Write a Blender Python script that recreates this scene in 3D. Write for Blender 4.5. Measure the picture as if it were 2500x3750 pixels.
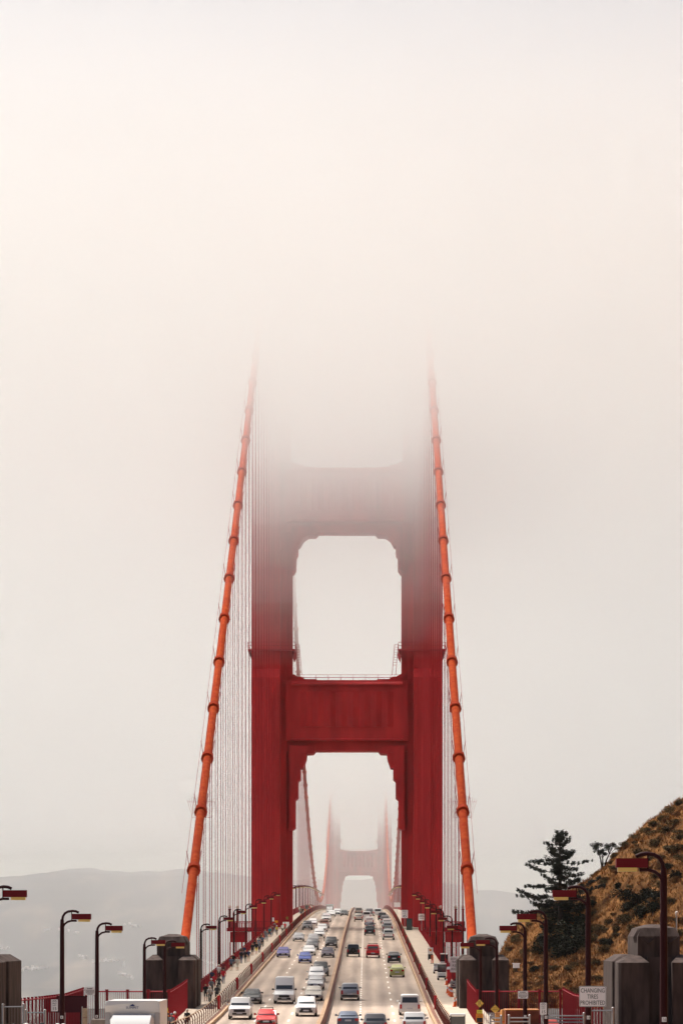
import bpy, bmesh, math, random
import numpy as np
from mathutils import Vector, Matrix, noise
R = random.Random(7)
sc = bpy.context.scene
for o in list(bpy.data.objects): bpy.data.objects.remove(o, do_unlink=True)
COL = sc.collection
RAD = math.radians

# ------------------------------------------------------------------ camera, sky, sun, exposure
F = 12456.0          # focal length in pixels of the 2500 x 3750 picture
CX, VX, VY = 3.6, 1337.0, 3443.0   # camera offset from the bridge axis, vanishing point
cam = bpy.data.cameras.new('camera'); co = bpy.data.objects.new('camera', cam); COL.objects.link(co); sc.camera = co
co.location = (CX, 0, 0); co.rotation_euler = (math.pi / 2, 0, 0)
cam.sensor_fit = 'VERTICAL'; cam.sensor_height = 36; cam.lens = 36 * F / 3750
cam.shift_y = (VY - 1875) / 3750; cam.shift_x = -(VX - 1250) / 3750
cam.clip_start = 1; cam.clip_end = 80000

SUN_EL, SUN_AZ = RAD(62), RAD(-50)          # azimuth from straight ahead (+y) towards +x
w = bpy.data.worlds.new('World'); sc.world = w; w.use_nodes = True
nt = w.node_tree; bg = nt.nodes['Background']
sky = nt.nodes.new('ShaderNodeTexSky'); sky.sky_type = 'NISHITA'; sky.sun_disc = False
sky.sun_elevation = SUN_EL; sky.sun_rotation = SUN_AZ; sky.dust_density = 0.6; sky.ozone_density = 2.0
nt.links.new(sky.outputs[0], bg.inputs[0]); bg.inputs[1].default_value = 0.05
sl = bpy.data.lights.new('sun', 'SUN'); so = bpy.data.objects.new('sun', sl); COL.objects.link(so)
sl.energy = 5.0; sl.angle = RAD(2.5); sl.color = (1.0, 0.925, 0.845)
so.rotation_euler = Vector((math.sin(SUN_AZ) * math.cos(SUN_EL), math.cos(SUN_AZ) * math.cos(SUN_EL), math.sin(SUN_EL))).to_track_quat('Z', 'Y').to_euler()
vs = sc.view_settings; vs.view_transform = 'Standard'; vs.look = 'None'; vs.gamma = 1; vs.exposure = 0.48; vs.use_curve_mapping = False
cy = sc.cycles
cy.max_bounces = 12; cy.diffuse_bounces = 3; cy.glossy_bounces = 3; cy.volume_bounces = 9; cy.transparent_max_bounces = 16
cy.use_denoising = True; cy.sample_clamp_indirect = 8

# ------------------------------------------------------------------ helpers
def PX(px, d): return CX + (px - VX) * d / F
def PZ(py, d): return (VY - py) * d / F
def lerp(a, b, t): return a + (b - a) * t
def sstep(a, b, x):
    t = min(1, max(0, (x - a) / (b - a))); return t * t * (3 - 2 * t)
def interp(x, xs, ys): return float(np.interp(x, xs, ys))

RP = [(40, -4.6), (120, -5.75), (160, -6.3), (200, -6.9), (235, -7.35), (268, -7.5), (290, -7.35), (312, -6.98), (337, -6.36)]
def zr(d):
    """height of the roadway relative to the camera"""
    if d <= 337: return interp(d, [p[0] for p in RP], [p[1] for p in RP])
    if d <= 672: return -6.36 + (d - 337) * (8.86 / 335)
    if d <= 1952: return 10.7 - 2.0e-5 * (1312 - d) ** 2 - 0.0
    return 2.5 - (d - 1952) * 0.0264
def road_d(py):
    """distance at which the roadway shows at picture row py"""
    a, b = 300.0, 1040.0
    for _ in range(50):
        m = (a + b) / 2
        if VY - F * zr(m) / m > py: a = m
        else: b = m
    return (a + b) / 2

MATS = {}
def mat(name, col, rough=.7, metal=0.0, var=0.0, scale=1.0, bump=0.0, spec=.3, col2=None, stretch=None, coat=0.0, emis=None, detail=5, contrast=(.35, .65)):
    if name in MATS: return MATS[name]
    m = bpy.data.materials.new(name); m.use_nodes = True; t = m.node_tree; n = t.nodes; b = n['Principled BSDF']
    b.inputs['Base Color'].default_value = (*col, 1); b.inputs['Roughness'].default_value = rough
    b.inputs['Metallic'].default_value = metal; b.inputs['Specular IOR Level'].default_value = spec
    if coat: b.inputs['Coat Weight'].default_value = coat
    if var or bump or col2:
        tc = n.new('ShaderNodeTexCoord'); mp = n.new('ShaderNodeMapping'); t.links.new(tc.outputs['Object'], mp.inputs[0])
        if stretch: mp.inputs['Scale'].default_value = stretch
        nz = n.new('ShaderNodeTexNoise'); nz.inputs['Scale'].default_value = scale; nz.inputs['Detail'].default_value = detail
        t.links.new(mp.outputs[0], nz.inputs[0])
        rp = n.new('ShaderNodeValToRGB'); e = rp.color_ramp.elements
        c2 = col2 or tuple(min(1, c * (1 + var)) for c in col)
        c1 = col if col2 else tuple(c * (1 - var) for c in col)
        e[0].position, e[1].position = contrast
        e[0].color = (*c1, 1); e[1].color = (*c2, 1)
        t.links.new(nz.outputs[0], rp.inputs[0]); t.links.new(rp.outputs[0], b.inputs['Base Color'])
        if bump:
            bp = n.new('ShaderNodeBump'); bp.inputs['Strength'].default_value = bump; bp.inputs['Distance'].default_value = .05
            t.links.new(nz.outputs[0], bp.inputs['Height']); t.links.new(bp.outputs[0], b.inputs['Normal'])
    MATS[name] = m; return m

class MB:
    """collects faces; build() links them as one mesh object"""
    def __init__(s): s.v = []; s.f = []; s.m = []
    def add(s, vs, fs, mi=0):
        o = len(s.v); s.v += [tuple(p) for p in vs]; s.f += [tuple(i + o for i in f) for f in fs]; s.m += [mi] * len(fs); return s
    def box(s, a, b, mi=0):
        x0, y0, z0 = a; x1, y1, z1 = b
        return s.add([(x0, y0, z0), (x1, y0, z0), (x1, y1, z0), (x0, y1, z0), (x0, y0, z1), (x1, y0, z1), (x1, y1, z1), (x0, y1, z1)],
                     [(3, 2, 1, 0), (4, 5, 6, 7), (0, 1, 5, 4), (1, 2, 6, 5), (2, 3, 7, 6), (3, 0, 4, 7)], mi)
    def loft(s, rings, mi=0, cap=True):
        k = len(rings[0]); vs = [p for r in rings for p in r]; fs = []
        for i in range(len(rings) - 1):
            for j in range(k):
                fs.append((i * k + j, i * k + (j + 1) % k, (i + 1) * k + (j + 1) % k, (i + 1) * k + j))
        if cap: fs.append(tuple(range(k - 1, -1, -1))); fs.append(tuple(range((len(rings) - 1) * k, len(rings) * k)))
        return s.add(vs, fs, mi)
    def tube(s, pts, r, n=6, mi=0, cap=True):
        pts = [Vector(p) for p in pts]; rs = r if isinstance(r, (list, tuple)) else [r] * len(pts); rings = []; last = None
        for i, p in enumerate(pts):
            t = (pts[min(i + 1, len(pts) - 1)] - pts[max(i - 1, 0)]).normalized()
            if last is None:
                u = t.orthogonal().normalized() if abs(t.z) < .95 else Vector((1, 0, 0))
                if abs(t.z) < .95:
                    u = t.cross(Vector((0, 0, 1))).normalized()
            else: u = last
            u = (u - t * u.dot(t)).normalized(); last = u; v = t.cross(u)
            rings.append([p + (u * math.cos(2 * math.pi * j / n) + v * math.sin(2 * math.pi * j / n)) * rs[i] for j in range(n)])
        return s.loft(rings, mi, cap)
    def prism(s, poly, y0, y1, mi=0):
        """poly in (x, z), extruded along y"""
        a = sum(poly[i][0] * poly[(i + 1) % len(poly)][1] - poly[(i + 1) % len(poly)][0] * poly[i][1] for i in range(len(poly)))
        if a < 0: poly = poly[::-1]
        return s.loft([[(x, y1, z) for x, z in poly], [(x, y0, z) for x, z in poly]], mi)
    def ball(s, c, r, n=8, mi=0, sz=1.0):
        rings = []
        for i in range(1, n // 2 + 2):
            a = math.pi * i / (n // 2 + 2)
            rings.append([(c[0] + r * math.sin(a) * math.cos(2 * math.pi * j / n), c[1] + r * math.sin(a) * math.sin(2 * math.pi * j / n), c[2] - r * sz * math.cos(a)) for j in range(n)])
        return s.loft(rings, mi)
    def build(s, name, mats, parent=None, smooth=False, loc=None):
        me = bpy.data.meshes.new(name); me.from_pydata(s.v, [], s.f)
        ms = mats if isinstance(mats, (list, tuple)) else [mats]
        for m in ms: me.materials.append(m)
        if len(ms) > 1: me.polygons.foreach_set('material_index', s.m)
        if smooth:
            me.polygons.foreach_set('use_smooth', [True] * len(me.polygons)); me.set_sharp_from_angle(angle=RAD(smooth if smooth is not True else 40))
        me.update()
        return link(name, me, parent, loc)
def link(name, me, parent=None, loc=None):
    o = bpy.data.objects.new(name, me); COL.objects.link(o)
    if parent: o.parent = parent
    if loc: o.location = loc
    return o
def tag(o, label, cat, group=None):
    o['label'] = label; o['category'] = cat
    if group: o['group'] = group
    return o
def thing(name, label, cat, loc=(0, 0, 0), group=None, rz=0):
    o = bpy.data.objects.new(name, None); o.empty_display_size = .3; COL.objects.link(o); o.location = loc; o.rotation_euler = (0, 0, rz)
    return tag(o, label, cat, group)
def struct(o): o['kind'] = 'structure'; return o
def stuff(o): o['kind'] = 'stuff'; return o
def copy_tree(o, parent=None):
    c = o.copy(); COL.objects.link(c); c.parent = parent
    for ch in list(o.children): copy_tree(ch, c)
    return c
ORD = ['first', 'second', 'third', 'fourth', 'fifth', 'sixth', 'seventh', 'eighth', 'ninth', 'tenth', 'eleventh', 'twelfth', 'thirteenth', 'fourteenth']
def text_mesh(s, size, name='lettering'):
    cu = bpy.data.curves.new('t', 'FONT'); cu.body = s; cu.size = size; cu.align_x = 'CENTER'; cu.align_y = 'CENTER'; cu.resolution_u = 2
    o = bpy.data.objects.new('t', cu); COL.objects.link(o)
    dg = bpy.context.evaluated_depsgraph_get(); me = bpy.data.meshes.new_from_object(o.evaluated_get(dg)); me.name = name
    bpy.data.objects.remove(o, do_unlink=True); bpy.data.curves.remove(cu); return me
def lettering(s, size, m, parent, x, y, z, sx=1.0, bold=0.0):
    me = text_mesh(s, size); me.materials.clear(); me.materials.append(m)
    o = link('lettering', me, parent, (x, y, z)); o.rotation_euler = (math.pi / 2, 0, 0); o.scale = (sx, 1, 1); return o

# ------------------------------------------------------------------ materials
M_TOWER = mat('tower_shade_red', (.49, .026, .030), .62, var=.16, scale=.35, spec=.15, stretch=(1, 1, .25))  # crimson of the shaded faces put into the colour; same paint as the cables
M_CABLE = mat('cable_sunlit_orange', (.44, .040, .007), .75, col2=(.55, .082, .013), scale=1.3, bump=.15, spec=.05)  # warm sunlit orange put into the colour; same paint as the towers
M_BAND = mat('cable_band_paint', (.42, .040, .008), .75, spec=.05)
M_ROPE = mat('rope_paint', (.42, .026, .034), .7, spec=.05)
M_POST = mat('lamp_paint', (.030, .003, .0045), .6, spec=.15)
M_HEAD = mat('lamp_housing_paint', (.15, .007, .012), .6, spec=.15)
M_LENS = mat('amber_lens', (.80, .58, .16), .3, spec=.5)
M_FENCE = mat('fence_paint', (.30, .012, .022), .6, spec=.2)
M_RAIL = mat('walkway_rail_paint', (.12, .022, .016), .6, spec=.2)
M_CONC = mat('pylon_concrete', (.070, .050, .044), .9, var=.38, scale=1.1, bump=.3, spec=.15, stretch=(1.6, 1.6, .35))
M_PAVE = mat('walkway_concrete', (.48, .40, .315), .85, var=.10, scale=.7, spec=.2)
M_ROAD = mat('roadway', (.42, .335, .268), .85, var=.20, scale=.22, bump=.05, spec=.2, stretch=(2.2, .10, 1), detail=8)
M_ROADD = mat('joint_steel', (.15, .115, .10), .7, spec=.3)
M_WHITE = mat('line_white', (.80, .76, .68), .6, spec=.3)
M_KERB = mat('kerb_steel', (.20, .085, .055), .7, var=.25, scale=.8, spec=.25)
M_KERBT = mat('kerb_edge', (.45, .30, .18), .7, var=.15, scale=.8, spec=.25)
M_BARR = mat('barrier_shaded', (.24, .11, .09), .7, var=.2, scale=1.1, spec=.3)
M_BARRT = mat('barrier_lit', (.36, .22, .12), .6, var=.15, scale=1.2, spec=.3)  # sunlit tone of the barrier, put into the colour
M_SIGNW = mat('sign_white', (.90, .86, .86), .45, spec=.4)
M_SIGNY = mat('sign_yellow', (.85, .56, .10), .45, spec=.4)
M_SIGNG = mat('sign_lime', (.78, .70, .06), .45, spec=.4)
M_SIGNO = mat('sign_orange', (.86, .30, .02), .45, spec=.4)
M_BLACK = mat('black', (.012, .012, .014), .5, spec=.4)
M_INK = mat('ink', (.02, .018, .022), .6, spec=.2)
M_GALV = mat('galvanised_steel', (.42, .40, .40), .45, metal=.6, spec=.5)
M_TYRE = mat('tyre', (.02, .02, .02), .8, spec=.2)
M_RIM = mat('rim', (.30, .30, .31), .35, metal=.8)
M_GLASS = mat('car_glass', (.035, .04, .045), .06, spec=.9)
M_LAMP = mat('headlight', (.75, .75, .74), .12, spec=.9)
M_TAIL = mat('tail_light', (.42, .012, .02), .2, spec=.7)
M_PLATE = mat('plate', (.55, .56, .60), .5)
M_TRIM = mat('car_trim', (.018, .018, .02), .5, spec=.4)
M_CHROME = mat('chrome', (.6, .6, .6), .2, metal=1.0)
M_GLOBE = mat('globe_glass', (.72, .60, .50), .12, spec=.8)
M_CONE = mat('cone_orange', (.82, .13, .02), .5)

def add_tracks(m):
    """wheel tracks worn into each lane, blotched by noise"""
    t = m.node_tree; n = t.nodes; b = n['Principled BSDF']; src = b.inputs['Base Color'].links[0].from_socket
    tc = n.new('ShaderNodeTexCoord'); sx = n.new('ShaderNodeSeparateXYZ'); t.links.new(tc.outputs['Object'], sx.inputs[0])
    mu = n.new('ShaderNodeMath'); mu.operation = 'MULTIPLY'; mu.inputs[1].default_value = 2 * math.pi / 1.55; t.links.new(sx.outputs[0], mu.inputs[0])
    si = n.new('ShaderNodeMath'); si.operation = 'COSINE'; t.links.new(mu.outputs[0], si.inputs[0])
    mp = n.new('ShaderNodeMapping'); mp.inputs['Scale'].default_value = (.5, .035, 1); t.links.new(tc.outputs['Object'], mp.inputs[0])
    nz = n.new('ShaderNodeTexNoise'); nz.inputs['Scale'].default_value = 1.0; nz.inputs['Detail'].default_value = 6; t.links.new(mp.outputs[0], nz.inputs[0])
    ml = n.new('ShaderNodeMath'); ml.operation = 'MULTIPLY'; t.links.new(si.outputs[0], ml.inputs[0]); t.links.new(nz.outputs[0], ml.inputs[1])
    rp = n.new('ShaderNodeMapRange'); rp.inputs['From Min'].default_value = -.5; rp.inputs['From Max'].default_value = .5; rp.inputs['To Min'].default_value = .80; rp.inputs['To Max'].default_value = 1.06; t.links.new(ml.outputs[0], rp.inputs[0])
    mx = n.new('ShaderNodeVectorMath'); mx.operation = 'SCALE'; t.links.new(src, mx.inputs[0]); t.links.new(rp.outputs[0], mx.inputs['Scale']); t.links.new(mx.outputs[0], b.inputs['Base Color'])
add_tracks(M_ROAD)

# ------------------------------------------------------------------ water, far hills, ground
struct(MB().box((-40000, -30000, -72), (40000, 60000, -68.5)).build('water', mat('water', (.045, .06, .068), .22, bump=.4, var=.2, scale=.05, spec=.5)))

SKYX = [-6000, 0, 46, 115, 200, 344, 425, 505, 660, 849, 918, 1000, 1200, 1450, 1618, 1668, 1747, 1817, 1853, 1919, 2100, 2500, 6000]
SKYY = [3222, 3208, 3200, 3202, 3188, 3182, 3190, 3182, 3182, 3201, 3220, 3226, 3222, 3214, 3222, 3234, 3257, 3258, 3266, 3276, 3284, 3290, 3300]
def far_z(x, y):
    px = VX + (x - CX) * F / 4600
    top = (VY - interp(px, SKYX, SKYY)) * 4600 / F
    s = interp(y, [2600, 2750, 3000, 3300, 3700, 4100, 4600, 5000, 5600], [0, .035, .10, .17, .34, .62, 1.0, .92, .6])
    n1 = (noise.noise(Vector((x * .0016, y * .0022, 1.3))) + .55 * noise.noise(Vector((x * .005, y * .006, 2.3)))) * 30 * min(1, s * 2.2) * (1 - .75 * s)
    n2 = noise.noise(Vector((x * .012, y * .010, 4.1))) * 5 + noise.noise(Vector((x * .035, y * .03, 9.1))) * 4.0
    return -69.5 + (top + 69.5) * s + n1 + n2 * min(1, s * 3)
def grid(fn, xs, ys):
    v = [(x, y, fn(x, y)) for y in ys for x in xs]; n = len(xs)
    f = [(j * n + i, j * n + i + 1, (j + 1) * n + i + 1, (j + 1) * n + i) for j in range(len(ys) - 1) for i in range(n - 1)]
    m = MB(); m.v = v; m.f = f; m.m = [0] * len(f); return m
M_HILL = mat('far_woodland', (.016, .018, .021), .9, col2=(.19, .145, .11), scale=.022, spec=.1, contrast=(.50, .76), detail=8, stretch=(1, .10, 1))
struct(grid(far_z, list(np.linspace(-2600, 2600, 420)), list(np.linspace(2600, 5600, 110))).build('hills', M_HILL, smooth=180))

HX = [16.5, 19.5, 21.5, 31.3, 34.6, 37.7, 39.9, 42.8, 60, 100, 170]
HZ = [-8.5, -3.0, .2, 7.2, 10.8, 13.0, 14.6, 16.4, 26, 46, 70]
def gz(x, y):
    flat = zr(min(y, 335)) - .45
    z = flat
    if x < -25: z -= (-25 - x) * 1.3
    if y > 332: z -= (y - 332) * .75
    if x > 16.5:
        H = interp(x, HX, HZ); low = flat - 1.0 + max(0, x - 31) * .75
        t = sstep(328, 418, y); h = lerp(low, max(H, low), t)
        if y > 424: h -= (y - 424) * .6
        h += (noise.noise(Vector((x * .16, y * .10, .5))) * 2.3 + noise.noise(Vector((x * .6, y * .5, 2.5))) * .5) * min(1, max(0, (x - 17) / 6)) * t
        z = max(z, h)
    return max(z, -69.4)
M_GRND = mat('dry_hillside', (.135, .060, .024), .95, col2=(.34, .16, .055), scale=.45, bump=.5, spec=.05, contrast=(.38, .62), detail=9)
struct(grid(gz, list(np.linspace(-90, 170, 240)), list(np.linspace(30, 760, 300))).build('headland', M_GRND, smooth=180))
def hill_hit(px, py, fn, d0, d1, step):
    d = d0
    while d < d1:
        if PZ(py, d) <= fn(PX(px, d), d): return d
        d += step
    return None

for s_ in (-1, 1):
    a, b = sorted((s_ * 14.75, s_ * 26.5)); ys_ = list(np.arange(40, 331, 10.0))
    m = MB(); m.loft([[(b, d, zr(d) - .1), (a, d, zr(d) - .1), (a, d, zr(d) - .5), (b, d, zr(d) - .5)] for d in ys_])
    struct(m.build('unseen_pavement', mat('bounce_cut_asphalt', (.055, .052, .05), .9, var=.2, scale=.8, bump=.1, spec=.2)))  # unseen dark sheet added to cut light bouncing onto the pylons

# ------------------------------------------------------------------ roadway, walkways, kerbs
DS = list(np.arange(40, 337, 5.0)) + list(np.arange(337, 2300, 8.0))
def strip(x0, x1, dz, ds, thick=.3):
    m = MB(); rings = []
    for d in ds:
        z = zr(d) + dz
        rings.append([(x0, d, z), (x1, d, z), (x1, d, z - thick), (x0, d, z - thick)])
    m.loft([r[::-1] for r in rings]); return m
road = struct(strip(-9.5, 9.5, 0, DS, .4).build('road', M_ROAD))
for k in range(0, 62):
    d = 326 + k * 15.24
    wd = .10 if k not in (20, 22) else .45
    z0, z1 = zr(d) + .004, zr(d + wd) + .004
    MB().add([(-9.45, d, z0), (9.45, d, z0), (9.45, d + wd, z1), (-9.45, d + wd, z1)], [(0, 1, 2, 3)]).build('expansion_joint', M_ROADD, road)
def dash(x, d, L, wd):
    z0, z1 = zr(d) + .008, zr(d + L) + .008
    MB().add([(x - wd, d, z0), (x + wd, d, z0), (x + wd, d + L, z1), (x - wd, d + L, z1)], [(0, 1, 2, 3)]).build('lane_dash', M_WHITE, road)
for x in (-6.15, -3.2, 6.2):
    for k in range(55): dash(x, 300 + k * 15.24, 4.2, .10)
for k in range(120): dash(3.15, 300 + k * 5.08, 2.4, .085)
for s, side in ((-1, 'left'), (1, 'right')):
    a, b = sorted((s * 10.12, s * 14.75))
    struct(strip(a, b, .22, DS, .5).build('sidewalk', M_PAVE))
    a, b = sorted((s * 9.5, s * 9.72)); kb = struct(strip(a, b, .30, DS, .6).build('kerb', M_KERBT))
    a, b = sorted((s * 9.72, s * 10.12)); strip(a, b, .16, DS, .5).build('gutter_plate', M_KERB, kb)

# median barrier: movable units
mb = thing('median_barrier', 'long tan movable barrier between the two directions of traffic', 'barrier')
for k in range(262):
    d = 122 + k * 4.2; L = 4.12; z0, z1 = zr(d), zr(d + L); m = MB()
    off = lambda dd: .05 * math.sin(dd * .019) - .1
    pr = [(-.30, 0), (.30, 0), (.16, .3), (.11, .62), (.18, .70), (.18, .84), (-.18, .84), (-.18, .70), (-.11, .62), (-.16, .3)]
    m.loft([[(x + off(d), d, z0 + z) for x, z in pr], [(x + off(d + L), d + L, z1 + z) for x, z in pr]])
    m.m = [1 if i in (5, 6, 7) else 0 for i in range(len(m.f))]  # top and left faces coloured as sunlit, the rest as shaded
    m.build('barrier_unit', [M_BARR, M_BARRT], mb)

# walkway railings (towards the road) and outer railings
def curve_post(h, r, lean):
    m = MB(); pts = [(0, 0, 0), (0, 0, h * .72), (lean * .35, 0, h * .88), (lean, 0, h)]
    m.tube(pts, r, 6); return m
for s, side in ((-1, 'left'), (1, 'right')):
    rt = thing('walkway_railing', 'low posted railing between the roadway and the %s walkway' % side, 'railing', group='walkway railings')
    pm = None; n = 0
    for k in range(278):
        d = 250 + k * 3.81
        if pm is None:
            o = curve_post(1.25, .05, s * .18).build('post', M_RAIL, rt); pm = o.data
        else: o = link('post', pm, rt)
        o.location = (s * 10.22, d, zr(d) + .2)
    for k in range(20):
        d = 321.3 + 45.72 * k
        if 655 < d < 690: continue
        MB().box((-.13, -.32, 0), (.13, .32, 1.32)).build('wide_post', M_ROPE, rt, loc=(s * 10.22, d, zr(d) + .2))
    dd = [d for d in DS if 245 <= d <= 1312]
    for nm, hz, r, xo in (('top_rail', 1.44, .04, .18), ('middle_rail', .95, .014, .02), ('middle_rail', .65, .014, 0), ('lower_rail', .3, .02, 0)):
        MB().tube([(s * (10.22 + xo), d, zr(d) + hz) for d in dd], r, 4).build(nm, M_RAIL if nm != 'top_rail' else M_KERBT, rt)
    ot = thing('outer_railing', 'red picket railing along the outer edge of the %s walkway' % side, 'railing', group='outer railings')
    pm = None
    for k in range(258):
        d = 330 + k * 3.81
        if 645 < d < 700: continue
        if pm is None:
            o = MB().box((-.09, -.09, 0), (.09, .09, 1.30)).box((-.13, -.13, 1.30), (.13, .13, 1.38)).build('post', M_FENCE, ot); pm = o.data
        else: o = link('post', pm, ot)
        o.location = (s * 13.72, d, zr(d) + .22)
    for lo, hi in ((330, 646), (698, 1312)):
        dl = [lo] + [d for d in DS if lo < d < hi] + [hi]
        for hz, r in ((1.22, .05), (.18, .035)):
            MB().tube([(s * 13.72, d, zr(d) + .22 + hz) for d in dl], r, 4).build('rail', M_FENCE, ot)
        m = MB()
        for d in np.arange(lo, min(hi, 900), .42):
            z = zr(d) + .22; m.box((s * 13.72 - .018, d - .018, z + .15), (s * 13.72 + .018, d + .018, z + 1.2))
        stuff(m.build('pickets', M_FENCE, ot))

# stiffening truss below the deck
for s, side in ((-1, 'left'), (1, 'right')):
    t = thing('stiffening_truss', 'deep red steel truss under the %s edge of the deck' % side, 'truss', group='deck trusses')
    dl = [330] + [d for d in DS if 337 < d < 2290]
    for nm, dz in (('top_chord', -.9), ('bottom_chord', -8.3)):
        m = MB(); m.loft([[(s * 14.2 - .4, d, zr(d) + dz - .4), (s * 14.2 + .4, d, zr(d) + dz - .4), (s * 14.2 + .4, d, zr(d) + dz + .4), (s * 14.2 - .4, d, zr(d) + dz + .4)] for d in dl]); m.build(nm, M_TOWER, t)
    me = None
    for k in range(128):
        d = 334 + k * 15.24
        b = MB().tube([(s * 14.2, d, zr(d) - 8.3), (s * 14.2, d + 7.62, zr(d + 7.62) - .9)], .25, 4).tube([(s * 14.2, d + 7.62, zr(d + 7.62) - .9), (s * 14.2, d + 15.24, zr(d + 15.24) - 8.3)], .25, 4)
        b.build('diagonal', M_TOWER, t)

# ------------------------------------------------------------------ bridge towers
TS = 18.54
def leg_ring(z, w_, vo, vp, v1, v2, sx):
    u = [-3.97, -1.80, -1.80, 1.66, 1.66, 2.80, 2.80, 3.97]; v = [vo, vo, vp, vp, v1, v1, v2, v2]
    pts = [(a * w_, -b) for a, b in zip(u, v)] + [(a * w_, b) for a, b in zip(u[::-1], v[::-1])]
    ring = [(sx * (14.68 - a), b, z) for a, b in pts]
    return ring if sx < 0 else ring[::-1]
def pxpoly(pts): return [((x - 1267) / TS, (3443 - y) / TS) for x, y in pts]
BR1 = pxpoly([(1382, 2753.6), (1390, 2762.8), (1413, 2764), (1415, 2782.7), (1427, 2815.8), (1436, 2815.8), (1436, 2855), (1445, 2863.5), (1445, 2923.6), (1454.7, 2931.9), (1454.7, 3033.5), (1467, 3041.7), (1478, 3041.7), (1478, 2735), (1382, 2735)])
c2 = [(575, 472), (560, 490), (510, 490), (490, 505), (475, 515), (450, 560), (440, 560), (440, 610), (427, 630), (425, 715), (408, 740), (396, 740), (396, 440), (575, 440)]
BR2 = [(-a, b) for a, b in pxpoly([(850 + x * .5421, 1700 + y * .5421) for x, y in c2])]
def haunch(z, sx):
    p = [(11.2, z - .4), (11.2, z + 1.3), (10.65, z + 1.3), (9.63, z + .75), (8.9, z + .75), (8.3, z + .28), (6.1, z + .28), (5.6, z - .05), (5.6, z - .4)]
    return [(sx * a, b) for a, b in p]
def tower(name, label, y):
    T = thing(name, label, 'bridge tower', (0, y, 0), group='bridge towers')
    for sx in (-1, 1):
        rs = [leg_ring(z, *a, sx) for z, a in ((-70, (1, 7.3, 8.1, 2.8, 1.9)), (51.4, (1, 7.3, 8.1, 2.8, 1.9)), (53.0, (1, 6.6, 7.3, 2.7, 1.9)), (93.6, (.99, 6.6, 7.3, 2.7, 1.9)), (95.2, (.93, 6.1, 6.7, 2.7, 1.9)), (131, (.93, 6.1, 6.7, 2.7, 1.9)), (132.4, (.86, 5.5, 6.0, 4.9, 4.4)), (152.5, (.86, 5.5, 6.0, 4.9, 4.4)))]
        L = MB().loft(rs).build('leg', M_TOWER, T)
        for fx in (-1.25, -.07, 1.1):      # vertical ribs on the pilaster
            a, b = sorted((sx * (14.68 - fx - .16), sx * (14.68 - fx + .16)))
            MB().box((a, -8.42, -30), (b, -8.08, 50.8)).build('pilaster_rib', M_TOWER, L)
            MB().box((a, -7.6, 53.4), (b, -7.28, 93.0)).build('pilaster_rib', M_TOWER, L)
        # inspection platform round the leg with its railing
        x0, x1 = 14.68 - 4.6, 14.68 + 4.6; m = MB()
        def xx(a): return sx * a
        for (a0, b0, a1, b1) in ((x0, -8.4, x1, -7.4), (x0, 7.4, x1, 8.4), (x0, -7.4, x0 + .62, 7.4), (x1 - .62, -7.4, x1, 7.4)):
            xa, xb = sorted((xx(a0), xx(a1))); m.box((xa, b0, 56.5), (xb, b1, 56.85))
        P = m.build('inspection_platform', M_ROPE, L)
        m = MB()
        for hz in (57.5, 58.15):
            m.tube([(xx(x0), -8.4, hz), (xx(x1), -8.4, hz), (xx(x1), 8.4, hz), (xx(x0), 8.4, hz), (xx(x0), -8.4, hz)], .045, 4)
        for a in np.linspace(x0, x1, 6):
            for b in (-8.4, 8.4): m.box((xx(a) - .04, b - .04, 56.85), (xx(a) + .04, b + .04, 58.2))
        for a in (x0, x1):
            m.add([(xx(a), -8.4, 56.5), (xx(a), 8.4, 56.5), (xx(a - .5 * (1 if a == x1 else -1)), 8.0, 55.4), (xx(a - .5 * (1 if a == x1 else -1)), -8.0, 55.4)], [(0, 1, 2, 3)])
        m.build('platform_railing', M_ROPE, L)
        # ladder standing on the lower strut
        m = MB(); xb, xt = 9.55, 10.05
        for off in (0, .7): m.tube([(xx(xb - off), -4.4, 52), (xx(xt - off), -4.4, 58)], .05, 4)
        for q in range(9): z = 54 + q * .5; u = (z - 52) / 6; m.box((min(xx(lerp(xb, xt, u)), xx(lerp(xb, xt, u) - .7)), -4.45, z - .03), (max(xx(lerp(xb, xt, u)), xx(lerp(xb, xt, u) - .7)), -4.35, z + .03))
        m.build('ladder', M_ROPE, T)
    def strut(z0, z1, hw, br, dep):
        S = MB().box((-hw, -dep, z0 + 2.0), (hw, dep, z1)).build('strut', M_TOWER, T)
        MB().box((-hw + .02, -dep + 1.3, z0), (hw - .02, dep - 1.3, z0 + 2.0)).build('soffit_beam', M_TOWER, S)
        for zz, hh, pr in ((z1 - .95, .75, .75), (z0 + 2.0, .45, .6)):
            if z1 - z0 < 9 and zz < z1 - 2: continue
            m = MB()
            for q in (-1, 1):
                a, b = q * dep, q * (dep + pr)
                prof = [(a, zz), (b, zz), (b, zz + hh * .35), (a, zz + hh)]
                if q > 0: prof = prof[::-1]
                m.loft([[(-10.9, p, z) for p, z in prof], [(10.9, p, z) for p, z in prof]])
            m.build('ledge', M_TOWER, S)
        # fluted panel: folded vertical pleats closed by a sawtooth underside
        pz0, pz1 = z0 + (z1 - z0) * .34, z0 + (z1 - z0) * .84; n = 8; wp = 2 * 9.1 / n
        for q in (-1, 1):
            m = MB()
            for i in range(n):
                xa = -9.1 + i * wp; yb = q * (dep + .012); yt = q * (dep + .62)
                tri = [(xa, yb), (xa + wp / 2, yt), (xa + wp, yb)]
                if q > 0: tri = tri[::-1]
                m.loft([[(x, y_, pz1) for x, y_ in tri][::-1], [(x, y_, pz0) for x, y_ in tri][::-1]])
            m.build('pleated_panel', M_TOWER, S)
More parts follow.
